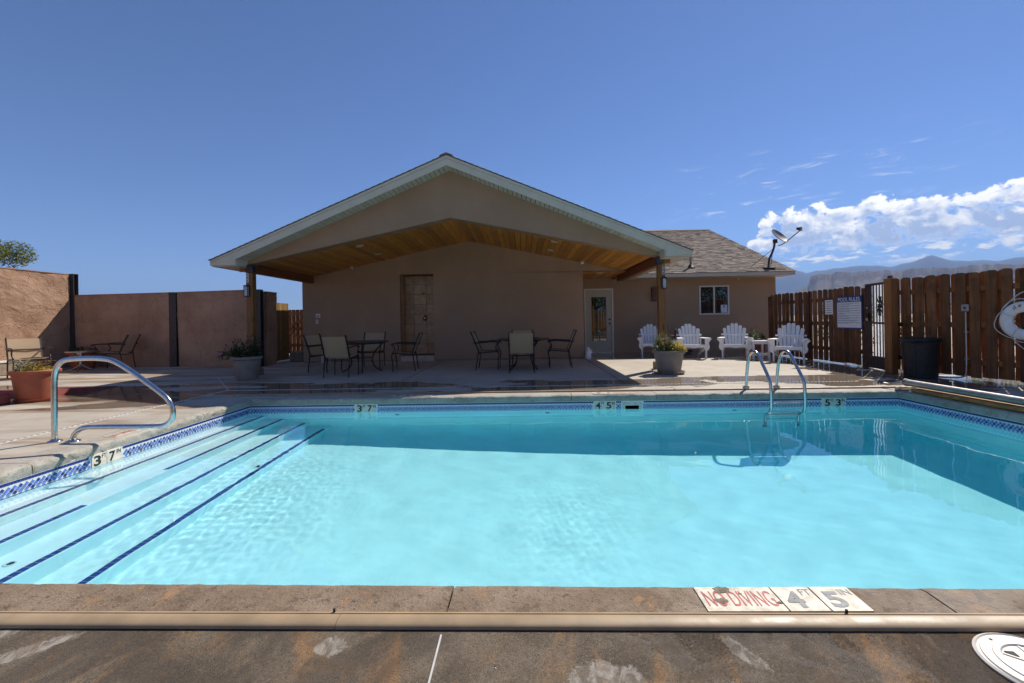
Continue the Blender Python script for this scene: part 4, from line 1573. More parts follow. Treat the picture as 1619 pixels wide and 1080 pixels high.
part(MB().lathe([(.02, -.05), (.045, -.04), (.045, .03), (.03, .045)], 16).xf(Matrix.Translation(lnb + Vector((-.02, .01, .03))) @ Matrix.Rotation(R(-70), 4, 'Y')), 'feed_horn', 'dish_dark', dsh, smooth=True)
part(MB().box(lnb + Vector((.0, -.05, -.04)), lnb + Vector((.07, .03, .08)), .015), 'receiver_box', 'dish_grey', dsh)
for e_ in ((7.30, 14.30), (8.06, 14.50)):
    part(MB().tube([(7.92, 14.13, zb + .62), (e_[0], e_[1], wz(e_[1]) + .02)], .009, 6), 'brace', 'dish_dark', dsh)

# ------------------------------------------------------------------ garden walls on the left
def steel_post(x, y, h, w_, label):
    o = thing('steel_post', label, 'post', (x, y, 0), 0, 'dark steel wall posts')
    mb = MB().box((-w_ / 2, -.07, 0), (w_ / 2, -.058, h)).box((-w_ / 2, .058, 0), (w_ / 2, .07, h)).box((-.008, -.057, 0), (.008, .057, h))
    mb.build('flanges', 'iron_post', o)
    MB().box((-w_ / 2 - .005, -.075, h), (w_ / 2 + .005, .075, h + .012)).build('cap_plate', 'iron_post', o)


def rough_wall(name, label, p0, p1, h0, h1, thick, m='stucco_wall'):
    p0, p1 = Vector((*p0, 0)), Vector((*p1, 0))
    o = thing(name, label, 'wall', (p0 + p1) / 2)
    o['kind'] = 'thing'
    d = (p1 - p0)
    L = d.length
    d.normalize()
    nn = Vector((d.y, -d.x, 0))
    nx, nz = max(6, int(L / .06)), 40
    mb = MB()
    U, V = np.meshgrid(np.linspace(0, L, nx + 1), np.linspace(0, 1, nz + 1))
    Hh = h0 + (h1 - h0) * U / L
    bulge = .022 * fbm(U * 3.1, V * Hh * 3.4, 31, 5) + .013 * fbm(U * 9, V * Hh * 9, 32, 3)
    for i in range(nz + 1):
        for j in range(nx + 1):
            edge = .0 if i in (nz,) else 1.0
            q = p0 + d * U[i, j] + nn * (bulge[i, j] * edge)
            mb.v.append((q.x, q.y, float(V[i, j] * Hh[i, j])))
    for i in range(nz):
        for j in range(nx):
            k = i * (nx + 1) + j
            mb.f.append((k, k + 1, k + nx + 2, k + nx + 1))
            mb.mi.append(0)
    mb.build('wall_face', m, o, world=True, smooth=True, fix=False)
    mb = MB()
    a, b_ = p0 - nn * .02, p1 - nn * .02
    c, e_ = p0 - nn * thick, p1 - nn * thick
    mb.add([(a.x, a.y, 0), (b_.x, b_.y, 0), (e_.x, e_.y, 0), (c.x, c.y, 0), (a.x, a.y, h0 - .004), (b_.x, b_.y, h1 - .004), (e_.x, e_.y, h1 - .004), (c.x, c.y, h0 - .004)],
           [(0, 3, 2, 1), (4, 5, 6, 7), (0, 1, 5, 4), (1, 2, 6, 5), (2, 3, 7, 6), (3, 0, 4, 7)])
    mb.build('wall_core', m, o, world=True)
    a, b_ = p0 + nn * .012, p1 + nn * .012
    mb = MB().add([(a.x, a.y, h0), (b_.x, b_.y, h1), (e_.x, e_.y, h1), (c.x, c.y, h0), (a.x, a.y, h0 + .022), (b_.x, b_.y, h1 + .022), (e_.x, e_.y, h1 + .022), (c.x, c.y, h0 + .022)],
                  [(0, 3, 2, 1), (4, 5, 6, 7), (0, 1, 5, 4), (1, 2, 6, 5), (2, 3, 7, 6), (3, 0, 4, 7)])
    mb.build('coping_cap', m, o, world=True)
    return o


rough_wall('garden_wall', 'tall sunlit pinkish stucco wall along the left side', (-12.92, 2.0), (-12.92, 12.33), 2.66, 2.64, .2)
rough_wall('garden_wall', 'shaded stucco wall panel between the two left steel posts', (-12.86, 12.42), (-9.78, 12.08), 2.045, 2.045, .2)
rough_wall('garden_wall', 'shaded stucco wall panel behind the grey pot of purple flowers', (-9.55, 12.06), (-7.17, 11.72), 2.045, 2.05, .2)
steel_post(-12.93, 12.45, 2.66, .2, 'dark steel post in the corner of the two stucco walls')
steel_post(-9.665, 12.08, 2.05, .2, 'dark steel post midway along the shaded back wall')
steel_post(-7.06, 11.68, 2.05, .2, 'dark steel post at the open end of the back wall beside the gate')
rough_wall('garden_wall', 'short return of stucco wall catching the sun behind the end post', (-6.93, 11.80), (-6.93, 12.35), 2.0, 2.0, .12)
o = thing('concrete_ledge', 'low concrete ledge at the foot of the left wall', 'ledge', (-12.65, 7, 0))
MB().box((-.26, -5, 0), (.16, 4.4, .30), .02).build('ledge_body', 'concrete_block', o)
MB().box((-.26, -5, .302), (.18, 4.4, .345), .015).build('ledge_top', 'joint_pale', o)
# ------------------------------------------------------------------ pool hardware
# ladder
ld = thing('pool_ladder', 'polished steel pool ladder with two looped rails at the far coping', 'ladder', (3.645, 6.6, 0))
for x in (3.415, 3.875):
    pth = smooth_path([(x, 6.88, 0), (x, 6.86, .22), (x, 6.80, .48), (x, 6.70, .60), (x, 6.56, .605), (x, 6.44, .48), (x, 6.25, .27), (x, 6.20, .17), (x, 6.195, -.1), (x, 6.22, -.20), (x, 6.34, -.42), (x, 6.36, -.7), (x, 6.36, -1.2)], 3)
    r_ = MB().tube(pth, .0215, 14).build('rail', 'steel', ld, world=True, smooth=True)
    MB().box((x - .035, 6.845, .002), (x + .035, 6.925, .06), .008).build('anchor', 'steel_dull', r_, world=True)
    MB().cyl((x - .045, 6.885, .045), (x + .045, 6.885, .045), .014, 10).build('clamp_bolt', 'steel_dull', r_, world=True)
    MB().lathe([(.03, 0), (.03, .03), (.02, .04)], 14).xf(Matrix.Translation((x, 6.36, -1.19)) @ Matrix.Rotation(R(-90), 4, 'X')).build('bumper', 'rubber_black', r_, world=True)
for z, y in ((-.10, 6.235), (-.225, 6.26), (-.50, 6.34), (-.78, 6.36)):
    tr = MB().box((3.43, y - .045, z - .012), (3.86, y + .045, z + .014), .008)
    tr.build('tread', 'steel', ld, world=True)

# grab rail at the steps
hr = thing('grab_rail', 'bent steel grab rail beside the pool steps', 'handrail', (-4.57, 4.29, 0))
pth = smooth_path([(-4.667, 4.29, 0), (-4.663, 4.29, .45), (-4.66, 4.29, .68), (-4.60, 4.29, .80), (-4.46, 4.29, .823), (-4.18, 4.29, .823), (-4.02, 4.29, .79), (-3.60, 4.29, .49),
                   (-3.48, 4.29, .38), (-3.455, 4.29, .23), (-3.53, 4.29, .145), (-3.70, 4.29, .138), (-4.24, 4.29, .143), (-4.40, 4.29, .135), (-4.475, 4.29, .06), (-4.48, 4.29, 0)], 3)
MB().tube(pth, .0245, 16).build('rail', 'steel', hr, world=True, smooth=True)
for x in (-4.667, -4.48):
    MB().lathe([(.062, .001), (.058, .010), (.034, .018), (.026, .03)], 20, (x, 4.29, 0)).build('escutcheon', 'steel', hr, world=True, smooth=True)

# skimmer lid in the near deck
lid = thing('skimmer_lid', 'round cream skimmer lid set in the near deck', 'lid', (1.622, 1.432, 0))
MB().lathe([(.158, .001), (.158, .006), (.150, .010), (.147, .006), (.141, .006), (.139, .011), (.112, .011), (.110, .014), (.093, .014), (.089, .009), (.028, .009), (.026, .012), (.003, .012)], 48).build('cover', 'lid_vinyl', lid, angle=40)
for a in range(0, 360, 60):
    MB().obox((.03 * math.cos(R(a + 20)), .03 * math.sin(R(a + 20)), .0105), (.088 * math.cos(R(a + 20)), .088 * math.sin(R(a + 20)), .0105), .006, .003).build('rib', 'lid_vinyl', lid)
hm = [MB().box((-.014, -.011, .0102), (.014, .011, .0112)).xf(Matrix.Translation((.068 * math.cos(R(a)), .068 * math.sin(R(a)), 0)) @ Matrix.Rotation(R(a + 45), 4, 'Z')) for a in (128, 308)]
for h_ in hm:
    h_.build('finger_hole', 'hole_dark', lid)
for a in (110, 215, 330):
    MB().cyl((.125 * math.cos(R(a)), .125 * math.sin(R(a)), .0108), (.125 * math.cos(R(a)), .125 * math.sin(R(a)), .0118), .005, 8).build('screw', 'hole_dark', lid)

# cover roller along the right coping
rl = thing('cover_roller', 'long aluminium roller tube with orange pool cover along the right coping', 'roller', (5.62, 4.0, 0))
MB().tube([(5.60, 6.60, .115), (5.60, 1.2, .115)], .047, 20).build('tube', 'track_metal', rl, world=True, angle=40)
nse = MB()
prof = [(.055 + .006 * math.sin(i * 2.1), i) for i in range(0)]
cvm = MB().box((5.50, 1.3, .006), (5.69, 6.45, .058), .02)
cvm.build('rolled_cover', 'cover_orange', rl, world=True)
MB().box((5.46, 6.60, .002), (5.74, 6.66, .05), .01).build('bracket', 'steel_dull', rl, world=True)
MB().tube(smooth_path([(5.60, 6.58, .115), (5.56, 6.68, .11), (5.50, 6.78, .06), (5.47, 6.86, .07)]), .02, 10).build('crank_arm', 'steel_dull', rl, world=True, smooth=True)
MB().lathe([(.055, 0), (.055, .03), (.04, .035)], 18).xf(Matrix.Translation((5.60, 6.60, .115)) @ Matrix.Rotation(R(-90), 4, 'X')).build('end_cap', 'steel_dull', rl, world=True)


# ------------------------------------------------------------------ patio sets
def sling_chair(label, deep=1.0, low=0.0):
    c = thing('patio_chair', label, 'chair', (0, 0, 0), 0, 'sling patio chairs')
    H = .88 - low
    for s in (-1, 1):
        x = s * .262
        MB().tube(smooth_path([(x, .27, 0), (x, .235, .25), (x, .215, .41)]), .0125, 8).build('leg', 'frame_bronze', c, smooth=True)
        MB().tube(smooth_path([(x, -.24 * deep, 0), (x, -.235 * deep, .22), (x, -.27 * deep, .34), (x, -.24 * deep, .42), (x * 1.04, -.18 * deep, .50), (x * 1.06, -.22 * deep, .60), (x * 1.06, -.25 * deep, .625)]), .0125, 8).build('leg', 'frame_bronze', c, smooth=True)
        MB().tube(smooth_path([(x * 1.06, -.27 * deep, .605), (x * 1.06, -.25 * deep, .63), (x * 1.06, -.1, .645), (x * 1.05, .12, .625), (x * 1.03, .325, .62)]), .015, 8).build('armrest', 'frame_bronze', c, smooth=True)
        up = smooth_path([(x, .19, .385), (x, .235, .5), (x, .29, .66), (x, .385, H)])
        b_ = MB()
        for p, q in zip(up[:-1], up[1:]):
            b_.obox(p, q, .022, .034, (0, 1, 0))
        b_.build('back_upright', 'frame_bronze', c)
        sr = MB()
        for p, q in zip(*(lambda L: (L[:-1], L[1:]))(smooth_path([(x, -.25 * deep, .425), (x, -.05, .405), (x, .215, .39)], 1))):
            sr.obox(p, q, .024, .03)
        sr.build('seat_rail', 'frame_bronze', c)
    for (y, z) in ((-.225 * deep, .395), (.20, .365), (.26, .60)):
        MB().tube([(-.26, y, z), (.26, y, z)], .011, 8).build('cross_bar', 'frame_bronze', c)
    n = 9
    mb = MB()
    for i in range(n + 1):
        u = i / n
        y = -.245 * deep + (.19 + .245 * deep) * u
        z = .437 - .035 * u - .018 * math.sin(math.pi * u)
        mb.v += [(-.248, y, z), (0, y, z - .012), (.248, y, z)]
    for i in range(n):
        k = i * 3
        mb.f += [(k, k + 1, k + 4, k + 3), (k + 1, k + 2, k + 5, k + 4)]
    mb.mi = [0] * len(mb.f)
    mb.build('seat_sling', 'sling_fabric', c, smooth=True)
    mb = MB()
    up = smooth_path([(0, .20, .42), (0, .235, .5), (0, .29, .66), (0, .372, H - .03)])
    for p in up:
        mb.v += [(-.248, p.y, p.z), (0, p.y + .014, p.z), (.248, p.y, p.z)]
    for i in range(len(up) - 1):
        k = i * 3
        mb.f += [(k, k + 1, k + 4, k + 3), (k + 1, k + 2, k + 5, k + 4)]
    mb.mi = [0] * len(mb.f)
    mb.build('back_sling', 'sling_fabric', c, smooth=True)
    return c


ch0 = sling_chair('tan sling chair with its back to the pool at the table left of the shower')
# (x, y, facing angle: 0 faces the viewer)
seats = [(-3.84, 9.28, 178, None),
         (-4.62, 10.25, 76, 'tan sling chair at the left end of the table by the house corner'),
         (-3.80, 11.02, 4, 'tan sling chair behind the table left of the shower, against the wall'),
         (-2.76, 10.30, -84, 'tan sling chair standing alone in front of the shower alcove'),
         (-.03, 9.62, 180, 'tan sling chair with its back to the pool at the table beside the door'),
         (-.80, 10.35, 88, 'tan sling chair facing right at the table beside the door'),
         (.86, 10.46, -92, 'tan sling chair facing left at the table beside the door'),
         (-.0, 11.20, 2, 'tan sling chair half hidden behind the table beside the door')]
for i, (x, y, a, lab) in enumerate(seats):
    if i == 0:
        ch0.location, ch0.rotation_euler = (x, y, 0), (0, 0, R(a))
    else:
        copy_tree(ch0, (x, y, 0), R(a), lab)
# care label on the nearest back sling
lg = sling_chair('low tan sling lounge chair in the sun before the left wall', 1.35, .02)
lg.location, lg.rotation_euler = (-11.35, 9.9, 0), (0, 0, R(58))
lg.scale = (1.1, 1.1, 1.07)
copy_tree(lg, (-10.98, 11.70, 0), R(-74), 'low tan sling lounge chair in the shade before the back wall')


def round_table(label, loc, r, h, legs, rot, small=False):
    o = thing('round_table', label, 'table', loc, R(rot), 'round metal tables')
    MB().lathe([(r - .02, h - .028), (r, h - .024), (r, h - .004), (r - .012, h), (r - .05, h - .003), (.004, h - .003)], 48).build('table_top', 'table_top' if not small else 'steel_dull', o, angle=40)
    if small:
        MB().tube([(0, 0, .12), (0, 0, h - .03)], .03, 14).build('stem', 'steel_dull', o)
        for k in range(legs):
            a = 2 * math.pi * k / legs
            cx, sx = math.cos(a), math.sin(a)
            MB().tube(smooth_path([(0, 0, .2), (.06 * cx, .06 * sx, .13), (.17 * cx, .17 * sx, .06), (.30 * cx, .30 * sx, .012)]), .014, 8).build('leg', 'steel_dull', o, smooth=True)
        MB().tube([(0, 0, h - .08), (0, 0, h - .03)], .07, 14).build('collar', 'steel_dull', o)
        return o
    for k in range(legs):
        a = 2 * math.pi * k / legs
        cx, sx = math.cos(a), math.sin(a)
        p = smooth_path([(q * cx, q * sx, z) for q, z in ((.46, h - .03), (.42, h - .10), (.28, h - .24), (.24, h - .36), (.22, .24), (.27, .10), (.37, .03), (.44, .012))], 2)
        MB().tube(p, .014, 8).build('leg', 'frame_bronze', o, smooth=True)
    MB().tube([(.235 * math.cos(2 * math.pi * i / 24), .235 * math.sin(2 * math.pi * i / 24), .32) for i in range(24)], .010, 6, closed=True).build('brace_ring', 'frame_bronze', o)
    MB().tube([(.44 * math.cos(2 * math.pi * i / 32), .44 * math.sin(2 * math.pi * i / 32), h - .045) for i in range(32)], .012, 6, closed=True).build('top_ring', 'frame_bronze', o)
    return o


round_table('dark round patio table with curved legs left of the shower', (-3.72, 10.15, 0), .6, .70, 4, 20)
round_table('dark round patio table with curved legs nearer the door', (.02, 10.30, 0), .6, .70, 4, 45)
round_table('small low round metal table between the two lounge chairs', (-11.40, 11.15, 0), .30, .52, 4, 30, True)

# ------------------------------------------------------------------ white slatted garden chairs
def adirondack(label):
    c = thing('adirondack_chair', label, 'chair', (0, 0, 0), 0, 'white slatted garden chairs')
    m = 'resin_white'
    for s in (-1, 1):
        # front leg with its scroll bracket
        MB().box((s * .305 - .017, -.335, 0), (s * .305 + .017, -.245, .535), .005).build('leg', m, c)
        pr = [(0, .535), (.115, .535), (.118, .515), (.09, .485), (.062, .455), (.052, .42), (.058, .38), (.072, .34), (.07, .30), (.052, .255), (.022, .225), (0, .215)]
        MB().prism([(s * (.322 + u), v) for u, v in pr], lambda u, v, d: (u, d, v), -.318, -.29).build('arm_bracket', m, c)
        # stringer that is also the back leg
        MB().prism([(-.32, .26), (-.32, .355), (.18, .225), (.50, .055), (.50, 0), (.40, 0), (.12, .13)], lambda u, v, d: (d, u, v), s * .268 - .014, s * .268 + .014).build('stringer', m, c)
        ar = [(.245, .30), (.245, -.32), (.27, -.365), (.33, -.385), (.40, -.37), (.425, -.33), (.42, -.2), (.385, -.02), (.345, .15), (.325, .33), (.275, .34)]
        MB().prism([(s * u, v) for u, v in ar], lambda u, v, d: (u, v, d), .537, .560).build('armrest', m, c)
        MB().box((s * .285 - .016, .20, .18), (s * .285 + .016, .28, .535), .004).build('rear_support', m, c)
    # seat slats, front one with a scalloped apron
    ys = np.linspace(-.30, .12, 6)
    for i, y in enumerate(ys):
        z = .372 - (y + .30) * .26
        MB().obox((-.286, y, z), (.286, y, z), .074, .020, (0, .25, 1), .004).build('seat_slat', m, c)
    ap = [(-.286, .378)] + [(x, .282 + .030 * abs(math.sin((x + .286) / .572 * 2 * math.pi)) ** .8) for x in np.linspace(-.286, .286, 25)] + [(.286, .378)]
    MB().prism(ap, lambda u, v, d: (u, d, v), -.36, -.338).build('apron', m, c)
    # fan back: six slats with rounded tops
    for i in range(6):
        q = i - 2.5
        xb, xt = q * .074, q * .098
        hb = [.815, .885, .945, .945, .885, .815][i]
        wb, wt = .033, .043
        L = hb - .27
        pts_ = [(xb - wb, 0), (xb + wb, 0), (xt + wt, L - .04)]
        pts_ += [(xt + wt * math.cos(R(a)), L - .04 + .04 * math.sin(R(a))) for a in (30, 60, 90, 120, 150)]
        pts_ += [(xt - wt, L - .04)]
        MB().prism(pts_, lambda u, v, d: (u, .165 + v * .42 + d - .05 * (u / .25) ** 2, .262 + v * 1.0), 0, .019).build('back_slat', m, c)
    MB().box((-.335, .30, .60), (.335, .325, .645), .004).build('back_rail', m, c)
    MB().box((-.25, .185, .28), (.25, .21, .33), .004).build('lower_rail', m, c)
    return c


ad = adirondack('white slatted garden chair by the door, partly behind the porch post')
ad.location, ad.rotation_euler = (3.80, 13.16, 0), (0, 0, R(-9))
copy_tree(ad, (4.64, 12.30, 0), R(-9), 'white slatted garden chair just right of the porch post and flower pot')
copy_tree(ad, (5.75, 12.15, 0), R(-24), 'white slatted garden chair below the window, third from the door')
copy_tree(ad, (6.50, 10.95, 0), R(-36), 'white slatted garden chair nearest the wooden fence')


def side_table(label, loc, rz):
    o = thing('side_table', label, 'side table', loc, rz, 'white slatted side tables')
    for i in range(5):
        x = -.19 + i * .095
        MB().box((x - .044, -.24, .465), (x + .044, .24, .485), .004).build('top_slat', 'resin_white', o)
    for sx in (-1, 1):
        for sy in (-1, 1):
            MB().box((sx * .19 - .022, sy * .2 - .022, 0), (sx * .19 + .022, sy * .2 + .022, .463), .004).build('leg', 'resin_white', o)
    for sy in (-1, 1):
        MB().box((-.168, sy * .2 - .012, .40), (.168, sy * .2 + .012, .46), .003).build('apron', 'resin_white', o)
        MB().box((-.168, sy * .2 - .012, .10), (.168, sy * .2 + .012, .16), .003).build('stretcher', 'resin_white', o)
    return o


side_table('white slatted side table beside the red planter near the fence', (6.14, 11.72, 0), R(-6))
side_table('white slatted side table behind the flower pot, between two garden chairs', (4.22, 12.72, 0), R(8))


# ------------------------------------------------------------------ planters
def leaf(mb, p, L, w_, yaw, pitch, bend=.3):
    d = Vector((math.cos(yaw) * math.cos(pitch), math.sin(yaw) * math.cos(pitch), math.sin(pitch)))
    s = Vector((-math.sin(yaw), math.cos(yaw), 0))
    p = Vector(p)
    q = p + d * L * .5 + Vector((0, 0, bend * L * .12))
    e = p + d * L - Vector((0, 0, bend * L * .25))
    mb.add([p, q + s * w_ / 2, e, q - s * w_ / 2], [(0, 1, 2, 3)])


def tuft(mb, c, rad, h, n, L, w_, rnd):
    for _ in range(n):
        a = rnd.uniform(0, 6.283)
        r_ = rad * math.sqrt(rnd.random())
        z = h * rnd.random() ** .8 * (1 - .55 * (r_ / rad) ** 2)
        leaf(mb, (c[0] + r_ * math.cos(a), c[1] + r_ * math.sin(a), c[2] + z), L * rnd.uniform(.6, 1.3), w_ * rnd.uniform(.7, 1.3), a + rnd.gauss(0, .9), rnd.uniform(-.3, 1.1))


def flower(parent, p, size, petal, eye=True, n=9, droop=-.25, yaw=0):
    mb = MB()
    for k in range(n):
        leaf(mb, p, size, size * .55, yaw + 2 * math.pi * k / n, droop, .1)
    o = mb.build('flower', petal, parent, world=True, fix=False)
    if eye:
        MB().lathe([(size * .34, -.004), (size * .3, size * .16), (size * .12, size * .28)], 10, p).build('flower_eye', 'flower_eye', o, world=True, smooth=True)
    return o


def planter(name, label, loc, prof, m, saucer=None, soil_z=.4, soil_r=.25, sy=1.0):
    o = thing(name, label, 'planter', loc, 0, 'planters with flowers')
    MB().lathe(prof, 40, (0, 0, saucer[2] if saucer else 0), sy).build('pot', m, o, angle=40)
    MB().lathe([(soil_r, 0), (soil_r * .5, .02), (.004, .03)], 24, (0, 0, soil_z), sy).build('soil', 'soil', o, smooth=True)
    if saucer:
        r_, h_, t_ = saucer
        MB().lathe([(r_ * .86, .001), (r_, h_), (r_ - .012, h_), (r_ * .84, t_ * .8), (.004, t_ * .8)], 40, (0, 0, 0), sy).build('saucer', m, o, angle=40)
    return o


rnd = random.Random(5)
potg = [(.215, 0), (.222, .01), (.285, .385), (.302, .39), (.315, .40), (.318, .44), (.308, .452), (.290, .452), (.282, .40), (.26, .37)]
# grey pot by the right post
o = planter('flower_pot', 'grey round pot of orange and yellow flowers by the right porch post', (2.93, 8.98, 0), potg, 'pot_grey', (.315, .052, .018), .40, .27)
mb = MB()
tuft(mb, (-.10, 0, .42), .19, .38, 420, .085, .022, rnd)
for _ in range(26):
    a, l_ = rnd.uniform(2.0, 4.6), rnd.uniform(.16, .32)
    leaf(mb, (-.12 + rnd.gauss(0, .05), rnd.gauss(0, .06), .43), l_, .018, a, rnd.uniform(.3, 1.2), .8)
mb.build('foliage', 'leaf_green', o, fix=False)['kind'] = 'stuff'
mb = MB()
tuft(mb, (.12, -.06, .43), .19, .19, 900, .048, .024, rnd)
mb.build('yellow_foliage', 'leaf_yellow', o, fix=False)['kind'] = 'stuff'
st = MB()
base = Vector(o.location)
extra = [(rnd.uniform(-.24, .05), rnd.uniform(-.16, .1), rnd.uniform(.56, .72), rnd.choice(('petal_red', 'petal_orange', 'petal_orange', 'petal_yellow'))) for _ in range(16)] + [(rnd.uniform(.0, .26), rnd.uniform(-.2, .02), rnd.uniform(.52, .58), 'petal_yellow') for _ in range(20)]
for (x, y, z, pm) in extra + [(-.19, -.06, .68, 'petal_red'), (-.15, .04, .71, 'petal_orange'), (-.10, -.1, .70, 'petal_red'), (-.05, .05, .72, 'petal_orange'), (-.21, .0, .63, 'petal_red'), (.06, -.03, .77, 'petal_red'), (.10, .05, .75, 'petal_pink'),
                      (.02, -.05, .70, 'petal_orange'), (-.12, -.15, .60, 'petal_red'), (.0, -.12, .66, 'petal_yellow'), (-.28, -.1, .50, 'petal_pink'), (.15, .0, .70, 'petal_pink'), (-.08, -.13, .64, 'petal_orange'), (.04, .06, .66, 'petal_yellow')]:
    flower(o, base + Vector((x, y, z)), rnd.uniform(.034, .048), pm, pm != 'petal_yellow', 10, rnd.uniform(-.4, .5), rnd.uniform(0, 3))
    st.tube([(x * .5, y * .5, .42), (x * .85, y * .85, (.42 + z) / 2), (x, y, z)], .0035, 5)
st.build('stems', 'leaf_green', o)

# grey pot by the left post
o = planter('flower_pot', 'grey round pot of purple coneflowers by the left porch post', (-5.68, 8.98, 0), [(r_ * .90, z * 1.06) for r_, z in potg], 'pot_grey', None, .44, .25)
base = Vector(o.location)
mb = MB()
tuft(mb, (0, 0, .44), .25, .26, 420, .10, .032, rnd)
tuft(mb, (-.30, -.04, .44), .15, .22, 150, .09, .03, rnd)
tuft(mb, (-.48, -.02, .40), .09, .12, 50, .08, .026, rnd)
tuft(mb, (.14, 0, .5), .13, .46, 210, .08, .026, rnd)
tuft(mb, (-.16, 0, .5), .10, .34, 120, .08, .026, rnd)
mb.build('foliage', 'leaf_dark', o, fix=False)['kind'] = 'stuff'
st = MB()
for (x, y, z) in [(-.40, -.05, .72), (-.32, .05, .78), (-.25, -.06, .77), (-.11, .02, .72), (.05, -.05, .90), (.17, .02, .87), (.16, -.08, .74), (-.58, .0, .58)]:
    flower(o, base + Vector((x, y, z)), .05, 'petal_purple', True, 12, -.5, rnd.uniform(0, 3))
    st.tube([(x * .3, y, .44), (x * .8, y, (.44 + z) / 2 + .05), (x, y, z)], .004, 5)
for (x, y, z) in [(-.2, -.12, .56), (-.02, -.15, .58), (.04, -.14, .60)]:
    flower(o, base + Vector((x, y, z)), .03, 'petal_orange', False, 9, .2)
st.build('stems', 'leaf_dark', o)

# wide terracotta planter on the left deck
tp = [(r_ * .66, z * .97) for r_, z in [(.31, 0), (.318, .012), (.395, .41), (.425, .415), (.445, .43), (.45, .465), (.435, .478), (.40, .478), (.39, .42), (.36, .40)]]
o = planter('flower_planter', 'wide terracotta planter of small yellow flowers behind the grab rail', (-7.60, 6.72, 0), tp, 'terracotta', (.25, .045, .022), .42, .245)
base = Vector(o.location)
mb = MB()
tuft(mb, (.07, -.03, .44), .18, .11, 420, .04, .02, rnd)
mb.build('foliage', 'leaf_yellow', o, fix=False)['kind'] = 'stuff'
mb = MB()
tuft(mb, (-.12, -.02, .44), .12, .18, 220, .09, .014, rnd)
mb.build('silver_foliage', 'leaf_silver', o, fix=False)['kind'] = 'stuff'
for k in range(34):
    a, r_ = rnd.uniform(0, 6.28), .2 * math.sqrt(rnd.random())
    flower(o, base + Vector((.05 + r_ * math.cos(a), r_ * math.sin(a), .51 + rnd.uniform(0, .10))), .04, 'petal_yellow' if k % 3 else 'petal_orange', True, 7, .1, a)

# terracotta pot against the back wall
o = planter('flower_planter', 'terracotta pot in the shade behind the small low table', (-12.05, 11.85, 0), [(r_ * 1.15, z * 1.02) for r_, z in tp], 'terracotta', None, .43, .28)
mb = MB()
tuft(mb, (0, 0, .46), .26, .14, 260, .09, .02, rnd)
mb.build('foliage', 'leaf_dark', o, fix=False)['kind'] = 'stuff'
# red planter near the fence
o = planter('flower_planter', 'dark red planter of leafy green herbs behind the white side table', (6.42, 12.45, 0), [(.24, 0), (.25, .01), (.28, .44), (.30, .45), (.30, .50), (.285, .51), (.27, .50), (.26, .44)], 'curb_red', None, .46, .26)
mb = MB()
tuft(mb, (0, 0, .47), .26, .17, 420, .07, .025, rnd)
mb.build('foliage', 'leaf_green', o, fix=False)['kind'] = 'stuff'
mb = MB()
tuft(mb, (.1, .05, .55), .14, .28, 70, .07, .02, rnd)
mb.build('tall_sprigs', 'leaf_dark', o, fix=False)['kind'] = 'stuff'

# red painted kerb ramp and block at the left edge
o = thing('painted_kerb', 'red painted kerb tapering to the deck behind the terracotta planter', 'kerb', (-7.75, 7.6, 0))
MB().prism([(7.0, 0), (8.25, 0), (8.25, .006), (7.0, .13)], lambda u, v, d: (d, u, v), -8.9, -7.72).build('kerb_body', 'curb_red', o, world=True)
o = thing('kerb_block', 'red painted concrete block at the left edge of the picture', 'block', (-7.95, 6.2, 0))
MB().box((-8.5, 5.75, 0), (-7.72, 6.5, .165), .02).build('block_body', 'curb_red', o, world=True)
o = thing('stone_block', 'small rough stone block by the wooden gate', 'block', (-7.2, 12.95, 0))
MB().box((-6.95, 13.0, 0), (-6.55, 13.3, .3), .03).build('block_body', 'concrete_block', o, world=True)

# white jug at the house corner
o = thing('plastic_jug', 'white plastic jug standing at the house corner left of the door', 'jug', (1.82, 12.40, 0))
MB().lathe([(.075, 0), (.085, .02), (.085, .12), (.078, .13), (.085, .14), (.085, .2), (.06, .25), (.03, .275), (.03, .31)], 20).build('body', 'white_plastic', o, smooth=True)
MB().lathe([(.036, .31), (.036, .335)], 16).build('cap', 'white_plastic', o)
MB().tube(smooth_path([(.03, 0, .29), (.09, 0, .27), (.10, 0, .2), (.083, 0, .16)]), .011, 8).build('handle', 'white_plastic', o, smooth=True)
# coiled black hose under the window
o = thing('garden_hose', 'coil of black hose on the wet ground below the window', 'hose', (5.05, 14.1, 0))
co = [((.26 + .02 * math.sin(i * .7)) * math.cos(i * .26), .2 * math.sin(i * .26), .03 + .012 * (i // 24) + .01 * math.sin(i)) for i in range(100)]
MB().tube(co, .016, 6).build('coil', 'rubber_black', o, smooth=True)
MB().tube(smooth_path([(-.1, .2, .05), (-.14, .4, .3), (-.08, .46, .62), (-.05, .47, .72)]), .014, 6).build('riser', 'rubber_black', o, smooth=True)
MB().box((-.09, .44, .70), (-.01, .495, .76), .008).build('tap', 'steel_dull', o)


# ------------------------------------------------------------------ fences
def board_mesh(w_, h, th=.02, dog=.03, seed=0):
    q = w_ / 2
    return MB().prism([(-q, 0), (q, 0), (q, h - dog), (q - dog * .35, h - dog * .35), (q - dog, h), (-q + dog, h), (-q + dog * .35, h - dog * .35), (-q, h - dog)], lambda u, v, d: (u, d, v), -th / 2, th / 2)


bcache = {}


def board(parent, M, w_, h, m, name='board', dog=.03):
    key = (round(w_, 3), round(h, 2), m)
    if key not in bcache:
        ob_ = board_mesh(w_, h, dog=dog).build(name, m, parent)
        bcache[key] = ob_.data
    else:
        ob_ = link(name, bcache[key], parent)
    ob_.matrix_local = M
    return ob_


